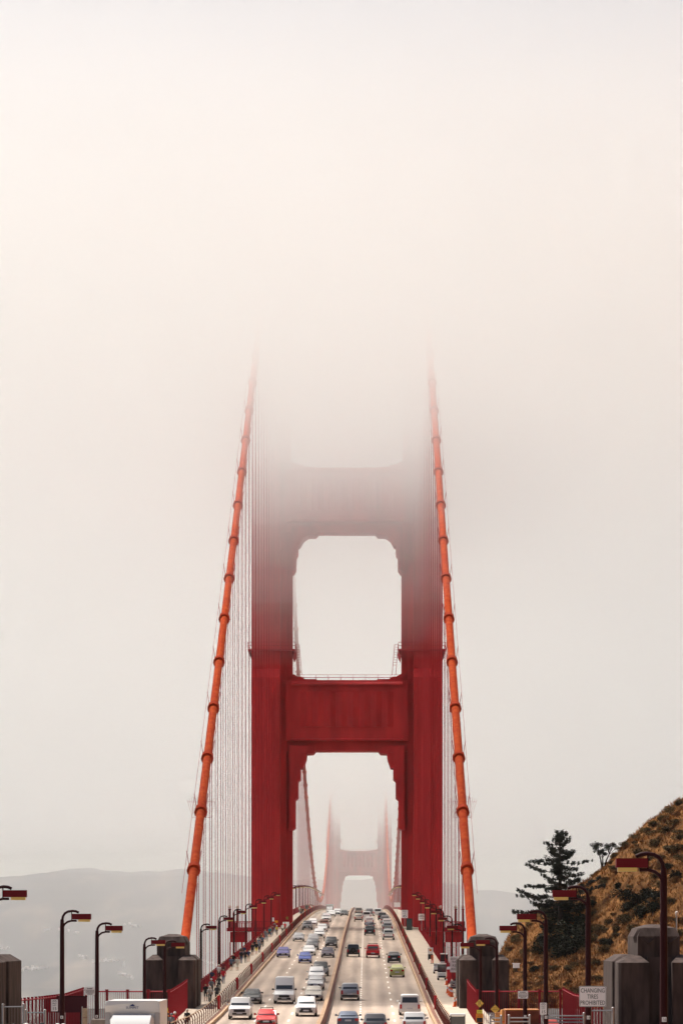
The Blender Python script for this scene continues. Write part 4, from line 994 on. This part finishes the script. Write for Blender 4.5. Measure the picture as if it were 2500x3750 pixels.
MB().box((-.42, .0, .42), (.42, 1.9, .60)).build('deck', M_TRIM, T); MB().box((-.30, .2, .60), (.30, 1.2, 1.25)).build('generator', SIL, T); MB().box((-.18, .16, .75), (.12, .2, 1.05)).build('vent_panel', M_TRIM, T); MB().tube([(-.42, -.05, 1.05), (.42, -.05, .75)], .05, 6).build('tilted_bar', M_GALV, T); MB().tube([(.2, .7, 1.25), (.2, .7, 1.5)], .06, 6).build('exhaust', M_TRIM, T)
for s in (-1, 1): MB().tube([(s * .48 - .07, .9, .28), (s * .48 + .07, .9, .28)], .28, 12).build('wheel', M_TYRE, T)
d = walk_d(3470); T = thing('scaffold_frame', 'pale metal pipe scaffold behind the carts on the right walkway', 'scaffold', (PX(1650, 440), 440, zr(440) + .225))
m = MB()
for a in (-.8, 0, .8):
    m.tube([(a, 0, 0), (a, 0, 2.6)], .03, 5)
m.build('uprights', M_GALV, T)
for q in (.7, 1.6, 2.5): MB().tube([(-.85, 0, q), (.85, 0, q)], .03, 5).build('crossbar', M_GALV, T)
d = 640; T = thing('control_cabinet', 'dark teal cabinet under the speed limit 45 sign', 'cabinet', (PX(1498, d), d, zr(d) + .25))
MB().box((-.55, 0, 0), (.55, .8, 2.1)).box((-.60, -.06, 2.1), (.60, .86, 2.2)).build('cabinet_body', mat('teal_paint', (.03, .055, .06), .6), T); MB().box((-.45, -.03, .2), (.45, -.002, 1.9)).build('door', mat('teal_door', (.04, .07, .075), .5), T)

# ------------------------------------------------------------------ plaza furniture
def pipe_gate(name, label, px0, px1, py, d, bars=1, gap=.42, fill=True):
    x0, x1, zt = PX(px0, d), PX(px1, d), PZ(py, d); g = zr(d) - .1
    T = thing(name, label, 'gate', ((x0 + x1) / 2, d, g), 'galvanised gates'); h = zt - g; hw = (x1 - x0) / 2
    for s in (-1, 1):
        MB().tube([(s * hw, 0, 0), (s * hw, 0, h + .12)], .07, 8).build('gate_post', M_GALV, T); MB().ball((s * hw, 0, h + .14), .085, 8).build('post_cap', M_GALV, T)
    for k in range(bars): MB().tube([(-hw, 0, h - k * gap), (hw, 0, h - k * gap)], .045, 6).build('top_pipe', M_GALV, T)
    if fill:
        m = MB(); n = int(2 * hw / .18)
        for k in range(1, n): a = -hw + 2 * hw * k / n; m.tube([(a, 0, .1), (a, 0, h - .04)], .007, 3)
        stuff(m.build('wire_mesh', M_GALV, T))
pipe_gate('chain_link_gate', 'galvanised chain link gate beside the left near pylon', 12, 88, 3687, 214)
pipe_gate('chain_link_gate', 'low galvanised gate in front of the left fence', 96, 166, 3708, 216)
pipe_gate('chain_link_gate', 'galvanised gate between the changing tires sign and the right pylon', 2160, 2242, 3701, 205)
pipe_gate('pipe_barrier', 'galvanised double pipe barrier right of the speed limit 15 post', 2002, 2136, 3720, 212, bars=3, gap=.2, fill=False)
pipe_gate('pipe_barrier', 'galvanised pipe barrier left of the number 22 post', 1862, 1938, 3727, 220, bars=2, gap=.25, fill=False)
pipe_gate('pipe_barrier', 'short galvanised pipe barrier under the path narrows sign', 1794, 1834, 3728, 232, bars=2, gap=.25, fill=False)
d = 262; T = thing('sign_panel', 'wide dark maroon board standing in front of the left fence', 'board', (PX(243.5, d), d, zr(d) - .1))
zb, zt = PZ(3708, d) - zr(d) + .1, PZ(3650, d) - zr(d) + .1; hw = (PX(319, d) - PX(168, d)) / 2
MB().box((-hw, 0, zb), (hw, .12, zt)).build('board', mat('maroon_board', (.085, .008, .014), .6), T)
for s in (-.7, .7): MB().box((s * hw - .06, .12, 0), (s * hw + .06, .24, zt - .1)).build('leg', M_POST, T)
MB().box((-hw - .04, -.03, zt - .02), (hw + .04, .15, zt + .05)).build('top_cap', M_POST, T)
d = 208; T = thing('display_stand', 'narrow beige stand of stacked boxes beside the left notice post', 'stand', (PX(310.5, d), d, zr(d) - .1)); zt = PZ(3692, d) - zr(d) + .1
M_BEI = mat('beige_board', (.42, .32, .22), .8, var=.15, scale=6)
for k in range(5): MB().box((-.135, 0, .02 + k * zt / 5), (.135, .4, zt / 5 * (k + 1) - .02)).build('box_tier', M_BEI, T)
for s in (-1, 1): MB().tube([(s * .16, .2, 0), (s * .16, .2, zt + .1)], .03, 6).build('upright', M_GALV, T)
d = 196; T = thing('concrete_block', 'grey concrete block between the left notice post and the box truck', 'block', (PX(362, d), d, zr(d) - .1)); zt = PZ(3732, d) - zr(d) + .1
MB().loft([[(-.42, 0, 0), (.42, 0, 0), (.42, .6, 0), (-.42, .6, 0)], [(-.42, 0, zt - .05), (.42, 0, zt - .05), (.42, .6, zt - .05), (-.42, .6, zt - .05)], [(-.38, .04, zt), (.38, .04, zt), (.38, .56, zt), (-.38, .56, zt)]]).build('block_body', mat('block_concrete', (.26, .22, .19), .9, var=.15, scale=4), T)
d = 276; T = thing('storage_container', 'rust red corrugated storage container behind the number 22 post', 'container', (PX(1911, d), d, zr(d) - .1)); zt = PZ(3697, d) - zr(d) + .1; hw = (PX(1972, d) - PX(1850, d)) / 2
M_RUST = mat('container_red', (.30, .075, .035), .6, var=.2, scale=2)
MB().box((-hw, .04, .1), (hw, 3.4, zt - .08)).build('container_shell', M_RUST, T); MB().box((-hw - .03, 0, zt - .10), (hw + .03, 3.45, zt)).build('roof_edge', mat('container_rim', (.55, .22, .07), .6), T)
for k in range(14): a = lerp(-hw + .06, hw - .16, k / 13); MB().box((a, 0, .1), (a + .09, .045, zt - .1)).build('corrugation', M_RUST, T)
T = thing('bollard', 'stout orange yellow post left of the storage container', 'bollard', (PX(1839, 270), 270, zr(270) - .1)); zt = PZ(3697, 270) - zr(270) + .1
MB().tube([(0, 0, 0), (0, 0, zt - .06), (0, 0, zt)], [.17, .17, .12], 12).build('post', mat('bollard_paint', (.75, .33, .10), .5), T, smooth=40); MB().tube([(0, 0, zt * .5), (0, 0, zt * .5 + .12)], .175, 12).build('band', M_CONE, T)
T = thing('pallet_stack', 'orange timber crate stack between the path narrows post and the yellow post', 'crates', (PX(1825, 272), 272, zr(272) - .1)); zt = PZ(3707, 272) - zr(272) + .1
M_CRATE = mat('crate_wood', (.58, .27, .10), .8, var=.2, scale=5)
for k in range(4): MB().box((-.28, 0, k * zt / 4 + .03), (.28, .6, (k + 1) * zt / 4)).build('crate', M_CRATE, T)
d = 214; T = thing('covered_cart', 'red covered cart behind the pipe barrier on the right plaza', 'cart', (PX(2023, d), d, zr(d) - .1)); zt = PZ(3736, d) - zr(d) + .1
MB().loft([[(-.45, 0, .3), (.45, 0, .3), (.45, 1.6, .3), (-.45, 1.6, .3)], [(-.45, 0, zt - .4), (.45, 0, zt - .4), (.45, 1.6, zt - .4), (-.45, 1.6, zt - .4)], [(-.3, .3, zt), (.24, .3, zt), (.24, 1.4, zt), (-.3, 1.4, zt)]]).build('red_cover', mat('red_canvas', (.60, .09, .07), .6), T)
for s in (-1, 1):
    for yy in (.3, 1.3): MB().tube([(s * .42 - .06, yy, .3), (s * .42 + .06, yy, .3)], .3, 12).build('wheel', M_TYRE, T)
T = thing('globe_lamp', 'thin pole with a glass globe behind the large right pylon', 'lamp', (PX(2476, 236), 236, zr(236) - .1)); zt = PZ(3345, 236) - zr(236) + .1
MB().tube([(0, 0, 0), (0, 0, zt - .2)], .055, 8).build('pole', M_GALV, T); MB().ball((0, 0, zt), .13, 10, sz=1.4).build('globe', M_GLOBE, T, smooth=180); MB().tube([(0, 0, zt - .28), (0, 0, zt - .16)], [.07, .11], 8).build('collar', M_GALV, T)
T = thing('security_camera', 'white camera box fixed beside the number 22 lamp post', 'camera', (PX(1889, 225.8), 225.8, PZ(3537, 225.8)))
MB().box((-.20, -.25, -.14), (.20, .25, .14)).box((-.24, -.3, .14), (.24, .3, .18)).build('camera_housing', M_SIGNW, T); MB().tube([(0, 0, -.14), (.06, 0, -.38), (.42, .2, -.42)], .03, 6).build('bracket', M_BLACK, T)

# ------------------------------------------------------------------ vegetation on the headland
NR = np.random.RandomState(11)
def leaf_quads(m, c, r, n, size, squash=.8, shell=.55, up=.3, mi=0):
    """n leaf-sized quads scattered through the outer volume of a clump"""
    for _ in range(n):
        v = NR.normal(size=3); v /= np.linalg.norm(v); rad = r * (shell + (1 - shell) * NR.rand() ** .6)
        p = Vector((c[0] + v[0] * rad, c[1] + v[1] * rad, c[2] + v[2] * rad * squash))
        a = Vector(NR.normal(size=3)); a.z *= .6; a.normalize(); b = a.orthogonal().normalized(); b = (b * math.cos(NR.rand() * 6) + a.cross(b) * math.sin(NR.rand() * 6))
        s = size * (.6 + .8 * NR.rand()); m.add([p - a * s - b * s * .45, p + a * s - b * s * .45, p + a * s + b * s * .45, p - a * s + b * s * .45], [(0, 1, 2, 3)], mi)
def leaf_mat(name, c1, c2, sc_=1.4):
    return mat(name, c1, .75, col2=c2, scale=sc_, spec=.15, detail=6, contrast=(.38, .64))
L_DARK = leaf_mat('leaf_dark', (.012, .016, .010), (.045, .045, .022)); L_OLIVE = leaf_mat('leaf_olive', (.060, .045, .020), (.20, .14, .055)); L_DRY = leaf_mat('leaf_dry', (.11, .055, .022), (.30, .16, .06)); L_CON = leaf_mat('needle_dark', (.008, .012, .010), (.028, .032, .020), 2.0)
M_BARK = mat('bark', (.035, .025, .02), .9, var=.3, scale=4, bump=.3)
SHRUB = []
for v in range(7):
    m = MB(); nl = 5 + v % 3
    for k in range(nl):
        a = NR.rand() * 6.28; rr_ = NR.rand() * .62; leaf_quads(m, (rr_ * math.cos(a), rr_ * math.sin(a), .22 + .42 * NR.rand()), .30 + .22 * NR.rand(), 230, .048, .85, .35)
    tw = MB()
    for k in range(6): a = k * 1.05; tw.tube([(0, 0, -.15), (.25 * math.cos(a), .25 * math.sin(a), .3), (.5 * math.cos(a), .5 * math.sin(a), .62)], [.03, .02, .008], 4)
    fm = bpy.data.meshes.new('foliage'); fm.from_pydata(m.v, [], m.f); fm.materials.append(L_DARK); tm = bpy.data.meshes.new('stems'); tm.from_pydata(tw.v, [], tw.f); tm.materials.append(M_BARK); SHRUB.append((fm, tm))
def shrub(x, y, r, hgt, lm, label, group):
    T = thing('shrub', label, 'shrub', (x, y, gz(x, y) - .1 * r), group, R.uniform(0, 6.28)); T.scale = (r, r, r * hgt)
    f_, s_ = R.choice(SHRUB); o = link('foliage', f_, T); o.material_slots[0].link = 'OBJECT'; o.material_slots[0].material = lm; link('stems', s_, T)
hh = lambda px, py: hill_hit(px, py, gz, 334, 470, .5)
big = [(2020, 3330, 2.4), (2075, 3310, 2.2), (2000, 3460, 2.2), (2060, 3480, 2.4), (2120, 3440, 2.4), (2150, 3400, 2.0), (2350, 3330, 2.0), (2290, 3270, 1.8), (2410, 3270, 1.6), (2010, 3390, 2.5), (2060, 3360, 2.6), (2100, 3400, 2.7), (2040, 3440, 2.4), (2085, 3455, 2.2), (2130, 3360, 2.0), (1985, 3430, 1.8), (2120, 3310, 1.7), (2155, 3290, 1.4), (2330, 3290, 2.4), (2370, 3270, 2.2), (2390, 3310, 1.8), (2300, 3310, 1.6), (1960, 3530, 1.1), (2220, 3440, 1.5), (2265, 3230, 1.2), (2475, 3190, 1.7), (2440, 3160, 1.3)]
for px, py, r in big:
    d = hh(px, py + 30)
    if d: shrub(PX(px, d), d, r, .85, L_DARK, *(('large dark green shrub in the thicket under the conifer', 'dark shrubs under the conifer') if px < 2170 else ('dark green shrub higher on the slope right of the conifer', 'dark shrubs right of the conifer')))
mid = [(2290, 3085, 1.0), (2325, 3060, 1.0), (2365, 3040, 1.1), (2392, 3010, 1.2), (2420, 2990, 1.2), (2455, 2965, 1.3), (2485, 2940, 1.3), (2230, 3140, .9), (2270, 3100, .8), (2350, 3170, 1.3), (2380, 3140, 1.2), (2460, 3110, 1.5), (2500, 3140, 1.5), (2165, 3440, 1.6), (2190, 3400, 1.5), (2290, 3370, 1.9), (2320, 3400, 1.5), (2260, 3400, 1.4), (2215, 3470, 1.3), (1960, 3480, 1.2), (1925, 3480, 1.0), (2340, 3120, 1.4), (2400, 3080, 1.4), (2440, 3040, 1.4), (2470, 3010, 1.5), (2300, 3150, 1.1), (2250, 3180, 1.1), (2210, 3230, 1.2), (2420, 3240, 1.4), (2490, 3060, 1.3), (2400, 3400, 1.6), (2480, 3420, 1.5), (2450, 3300, 1.3), (2180, 3520, 1.2), (2100, 3530, 1.1), (2030, 3540, 1.0), (1900, 3440, .9), (1870, 3470, .8)]
for px, py, r in mid:
    d = hh(px, py + 14)
    if d: shrub(PX(px, d), d, r, .75, L_OLIVE, 'olive green rounded shrub on the dry hillside', 'olive shrubs on the hillside')
n = 0
for k in range(1400):
    x, y = R.uniform(18.5, 46), R.uniform(340, 424)
    px = VX + (x - CX) * F / y
    if px > 2540 or px < 1840: continue
    nv = noise.noise(Vector((x * .22, y * .09, 7)))
    if nv < -.08 and R.random() < .8: continue
    lm = L_DRY if R.random() < .55 else L_OLIVE
    if n < 290: shrub(x, y, R.uniform(.45, 1.15), R.uniform(.6, .9), lm, 'small dry tan bush on the hillside' if lm is L_DRY else 'small grey green bush on the hillside', 'small dry bushes on the hillside' if lm is L_DRY else 'small green bushes on the hillside'); n += 1
# dry grass
m = MB(); M_GRASS = mat('dry_grass', (.17, .072, .024), .9, col2=(.43, .205, .068), scale=.5, spec=.1, contrast=(.35, .65))
for k in range(22000):
    x, y = R.uniform(17.5, 50), R.uniform(334, 428)
    if (x - CX) * F / y > 1230: continue
    z = gz(x, y) - .03
    for b in range(3):
        a = R.uniform(0, 6.28); l = R.uniform(.2, .55); wd = .05; dx, dy = math.cos(a), math.sin(a); ln = R.uniform(.1, .4)
        m.add([(x - dy * wd, y + dx * wd, z), (x + dy * wd, y - dx * wd, z), (x + dx * ln, y + dy * ln, z + l)], [(0, 1, 2)])
stuff(tag(m.build('dry_grass', M_GRASS), 'dry golden grass covering the hillside', 'grass'))

def conifer(px, ptop, d, zb, label):
    x = PX(px, d); H = PZ(ptop, d) - zb
    T = thing('conifer_tree', label, 'tree', (x, d, zb)); rr = random.Random(3)
    MB().tube([(0, 0, -1), (.05, 0, H * .35), (-.05, 0, H * .7), (0, 0, H)], [.32, .24, .13, .03], 8).build('trunk', M_BARK, T, smooth=60)
    br = MB(); lf = MB(); nb = 80
    for k in range(nb):
        t = .20 + .79 * ((k + rr.random()) / nb) ** .92; z = t * H
        reach = interp(t, [.2, .32, .42, .55, .68, .80, .92, 1.0], [5.4, 5.6, 4.1, 3.7, 3.0, 1.9, 1.2, .3])
        a = k * 2.4 + rr.uniform(-.7, .7); L_ = reach * rr.choice([.28, .42, .6, .75, .9, 1.1, 1.25]); dr = Vector((math.cos(a), math.sin(a), 0)); up = rr.uniform(-.12, .30) + (.45 if t > .85 else 0)
        p0 = Vector((0, 0, z)); pm_ = p0 + dr * L_ * .55 + Vector((0, 0, -L_ * .05 + L_ * up * .3)); pe = p0 + dr * L_ + Vector((rr.uniform(-.2, .2), rr.uniform(-.2, .2), L_ * up))
        br.tube([p0, pm_, pe], [.07 * (1.2 - t), .045 * (1.2 - t), .012], 4)
        nn = int(L_ * 5) + 3; sidev = Vector((-dr.y, dr.x, 0)); gap = rr.uniform(.15, .5)
        for q in range(nn):
            u = gap + (1 - gap) * (q + .5) / nn
            if rr.random() < .14: continue
            p = (p0.lerp(pm_, u / .55) if u < .55 else pm_.lerp(pe, (u - .55) / .45)) + Vector((rr.uniform(-.2, .2), rr.uniform(-.2, .2), rr.uniform(-.05, .16)))
            wd = (.25 + .38 * rr.random()) * (1.2 - u * .6); tilt = rr.uniform(-.25, .35)
            for g in range(18):
                o_ = rr.uniform(-wd, wd); c = p + sidev * o_ + Vector((0, 0, rr.uniform(-.12, .20) + abs(o_) * tilt)); ax = (dr * rr.uniform(.1, 1) + sidev * rr.uniform(-.9, .9) + Vector((0, 0, rr.uniform(-.2, .8)))).normalized(); b_ = ax.orthogonal().normalized(); s = rr.uniform(.08, .21)
                lf.add([c - ax * s - b_ * s * .3, c + ax * s, c - ax * s + b_ * s * .4], [(0, 1, 2)])
    br.build('limbs', M_BARK, T); lf.build('crown', L_CON, T)
d = 396; conifer(2049, 3046, d, gz(PX(2049, d), d), 'tall dark conifer with layered branches at the foot of the hill')
def round_tree(px, ptop, pbase, d, label, crowns):
    x = PX(px, d); zb = min(PZ(pbase, d), gz(x, d) + .1); T = thing('small_tree', label, 'tree', (x, d, zb)); tk = MB(); lf = MB()
    for (cx_, cy_, r) in crowns:
        c = Vector((PX(cx_, d) - x, NR.uniform(-.4, .4), PZ(cy_, d) - zb)); tk.tube([(0, 0, -.5), (c.x * .4, c.y * .4, c.z * .45), tuple(c)], [.12, .09, .03], 6)
        for k in range(9):
            v = Vector(NR.normal(size=3)); v.normalize(); cc = c + Vector((v.x * r * .75, v.y * r * .75, v.z * r * .6)); leaf_quads(lf, cc, r * .5, 95, .06, .75, .2)
            tk.tube([tuple(c * .7), tuple(cc)], [.035, .01], 4)
    tk.build('trunk', M_BARK, T); lf.build('crown', L_CON, T)
round_tree(2206, 3082, 3185, 421, 'small windswept tree with two dark crowns on the ridge', [(2186, 3102, .85), (2238, 3106, .85), (2205, 3125, .6)])

# ------------------------------------------------------------------ houses on the far shore
HW = [mat('house_%d' % i, c, .8) for i, c in enumerate(((.80, .76, .72), (.62, .55, .48), (.50, .45, .40)))]; M_HR = mat('house_roof', (.30, .20, .16), .8); M_HRW = mat('house_roof_pale', (.62, .58, .54), .8)
fh = lambda px, py: hill_hit(px, py, far_z, 2650, 4600, 6)
def far_house(px, py, w_, h_, l_, label, group, white=0):
    w_, h_, l_ = w_ * .22, h_ * .36, l_ * .4; d = fh(px, py)
    if not d: return
    x = PX(px, d); z = far_z(x, d); T = thing('far_house', label, 'house', (x, d, z - 1.5), group, R.uniform(-.25, .25)); hw = w_ / 2
    MB().box((-hw, 0, 0), (hw, l_, h_ + 1.5)).build('wall', HW[white], T)
    MB().loft([[(-hw - .4, -.4, h_ + 1.5), (hw + .4, -.4, h_ + 1.5), (hw + .4, l_ + .4, h_ + 1.5), (-hw - .4, l_ + .4, h_ + 1.5)], [(-hw * .8, l_ * .5 - .2, h_ + 1.9), (hw * .8, l_ * .5 - .2, h_ + 1.9), (hw * .8, l_ * .5 + .2, h_ + 1.9), (-hw * .8, l_ * .5 + .2, h_ + 1.9)]]).build('roof', R.choice([M_HR, M_HRW]), T)
for (xa, xb, ya, yb, n, w0, w1, lab, grp) in ((62, 172, 3556, 3545, 14, 9, 16, 'pale house in the bright row left of the first lamp post', 'houses in the row on the far left shore'), (290, 322, 3506, 3516, 5, 8, 14, 'pale house in the small cluster between the two left lamp posts', 'houses in the small cluster'), (340, 432, 3528, 3518, 12, 8, 13, 'pale house in the row right of the second lamp post', 'houses in the right row'), (434, 490, 3570, 3588, 9, 8, 12, 'pale house in the group above the open fence', 'houses above the fence'),
        (455, 520, 3388, 3400, 5, 8, 14, 'pale house high on the far wooded slope', 'houses high on the slope'), (210, 300, 3412, 3424, 5, 8, 12, 'faint house on the far slope beside the first lamp post', 'faint houses on the slope'), (0, 40, 3476, 3482, 3, 10, 14, 'faint house at the far left edge of the slope', 'houses at the far left edge'), (735, 900, 3520, 3580, 14, 10, 18, 'faint house on the far shore behind the left suspenders', 'houses behind the suspenders')):
    for k in range(n): far_house(lerp(xa, xb, (k + R.random() * .7) / n), lerp(ya, yb, k / n) + R.uniform(-4, 4), R.uniform(w0, w1), R.uniform(5, 8), R.uniform(7, 11), lab, grp, R.choice([0, 0, 0, 1, 2]))
far_house(172, 3412, 34, 11, 20, 'wide pale domed hall on the far wooded slope', None, 0)
far_house(455, 3545, 11, 22, 10, 'tall pale tower block above the fence on the far shore', None, 0)

# ------------------------------------------------------------------ haze and fog
def volume(name, dens, col=(1, 1, 1), g=.3):
    m = bpy.data.materials.new(name); m.use_nodes = True; t = m.node_tree; t.nodes.remove(t.nodes['Principled BSDF'])
    v = t.nodes.new('ShaderNodeVolumePrincipled'); v.inputs['Density'].default_value = dens; v.inputs['Color'].default_value = (*col, 1); v.inputs['Anisotropy'].default_value = g
    t.links.new(v.outputs[0], t.nodes['Material Output'].inputs['Volume']); return m
stuff(MB().box((-12000, -500, -70.5), (12000, 9000, 800)).build('haze', volume('haze_air', .000016, (1, .97, .96))))
FY = [385, 2900]
def fog_face(z, x, y, slope=-.0135):
    """height of one fog layer: dips to the south, with a torn, rolling surface"""
    return z + (min(y, 1952) - 672) * (slope if y > 672 else .045) + max(0, y - 1960) * .042 + noise.noise(Vector((x * .013, y * .009, 3.0))) * 4.0 + noise.noise(Vector((x * .04, y * .025, 8.0))) * 1.8
def slab(z0, z1, y0, y1, dens, col, hx=1400):
    xs = sorted(set([-hx, -900, -600, -400, 400, 600, 900, hx] + list(np.linspace(-300, 300, 49)))); ys = list(np.linspace(y0, y1, 70)); nx, ny = len(xs), len(ys)
    bot = [(x, y, fog_face(z0, x, y)) for y in ys for x in xs]; top = [(x, y, fog_face(z1, x, y) - .03) for y in ys for x in xs]; N = nx * ny; f = []
    for j in range(ny - 1):
        for i in range(nx - 1):
            a = j * nx + i; f += [(a, a + nx, a + nx + 1, a + 1), (N + a, N + a + 1, N + a + nx + 1, N + a + nx)]
    for i in range(nx - 1): f += [(i, i + 1, N + i + 1, N + i), (N - nx + i + 1, N - nx + i, 2 * N - nx + i, 2 * N - nx + i + 1)]
    for j in range(ny - 1): f += [(j * nx + nx, j * nx, N + j * nx, N + j * nx + nx), (j * nx + nx - 1, j * nx + 2 * nx - 1, N + j * nx + 2 * nx - 1, N + j * nx + nx - 1)]
    stuff(MB().add(bot + top, f).build('fog_bank', volume('fog', dens, tuple(c * col for c in (1, .995, .985)), 0.75)))
FOG = [(55, .0008, .99), (65, .0018, .99), (74, .0050, .985), (82.5, .0130, .98), (93.5, .0270, .97), (103.5, .0420, .945), (128, None, 0)]
for i in range(len(FOG) - 1): slab(FOG[i][0], FOG[i + 1][0], FY[0] - 3 * i, FY[1] + i, FOG[i][1], FOG[i][2])
stuff(MB().box((-9000, 7000, 1350), (9000, 8800, 2700)).build('high_cloud', volume('high_cloud', .0013, (.93, .925, .92), .6)))
stuff(MB().box((-3500, 760, -69.5), (3500, 5700, 125)).build('sea_fog', volume('sea_fog', .00025, (1, .98, .955))))
stuff(MB().box((-75, 820, -60), (75, 1900, 40)).build('sea_fog', volume('strait_fog', .00030, (1, .965, .93))))
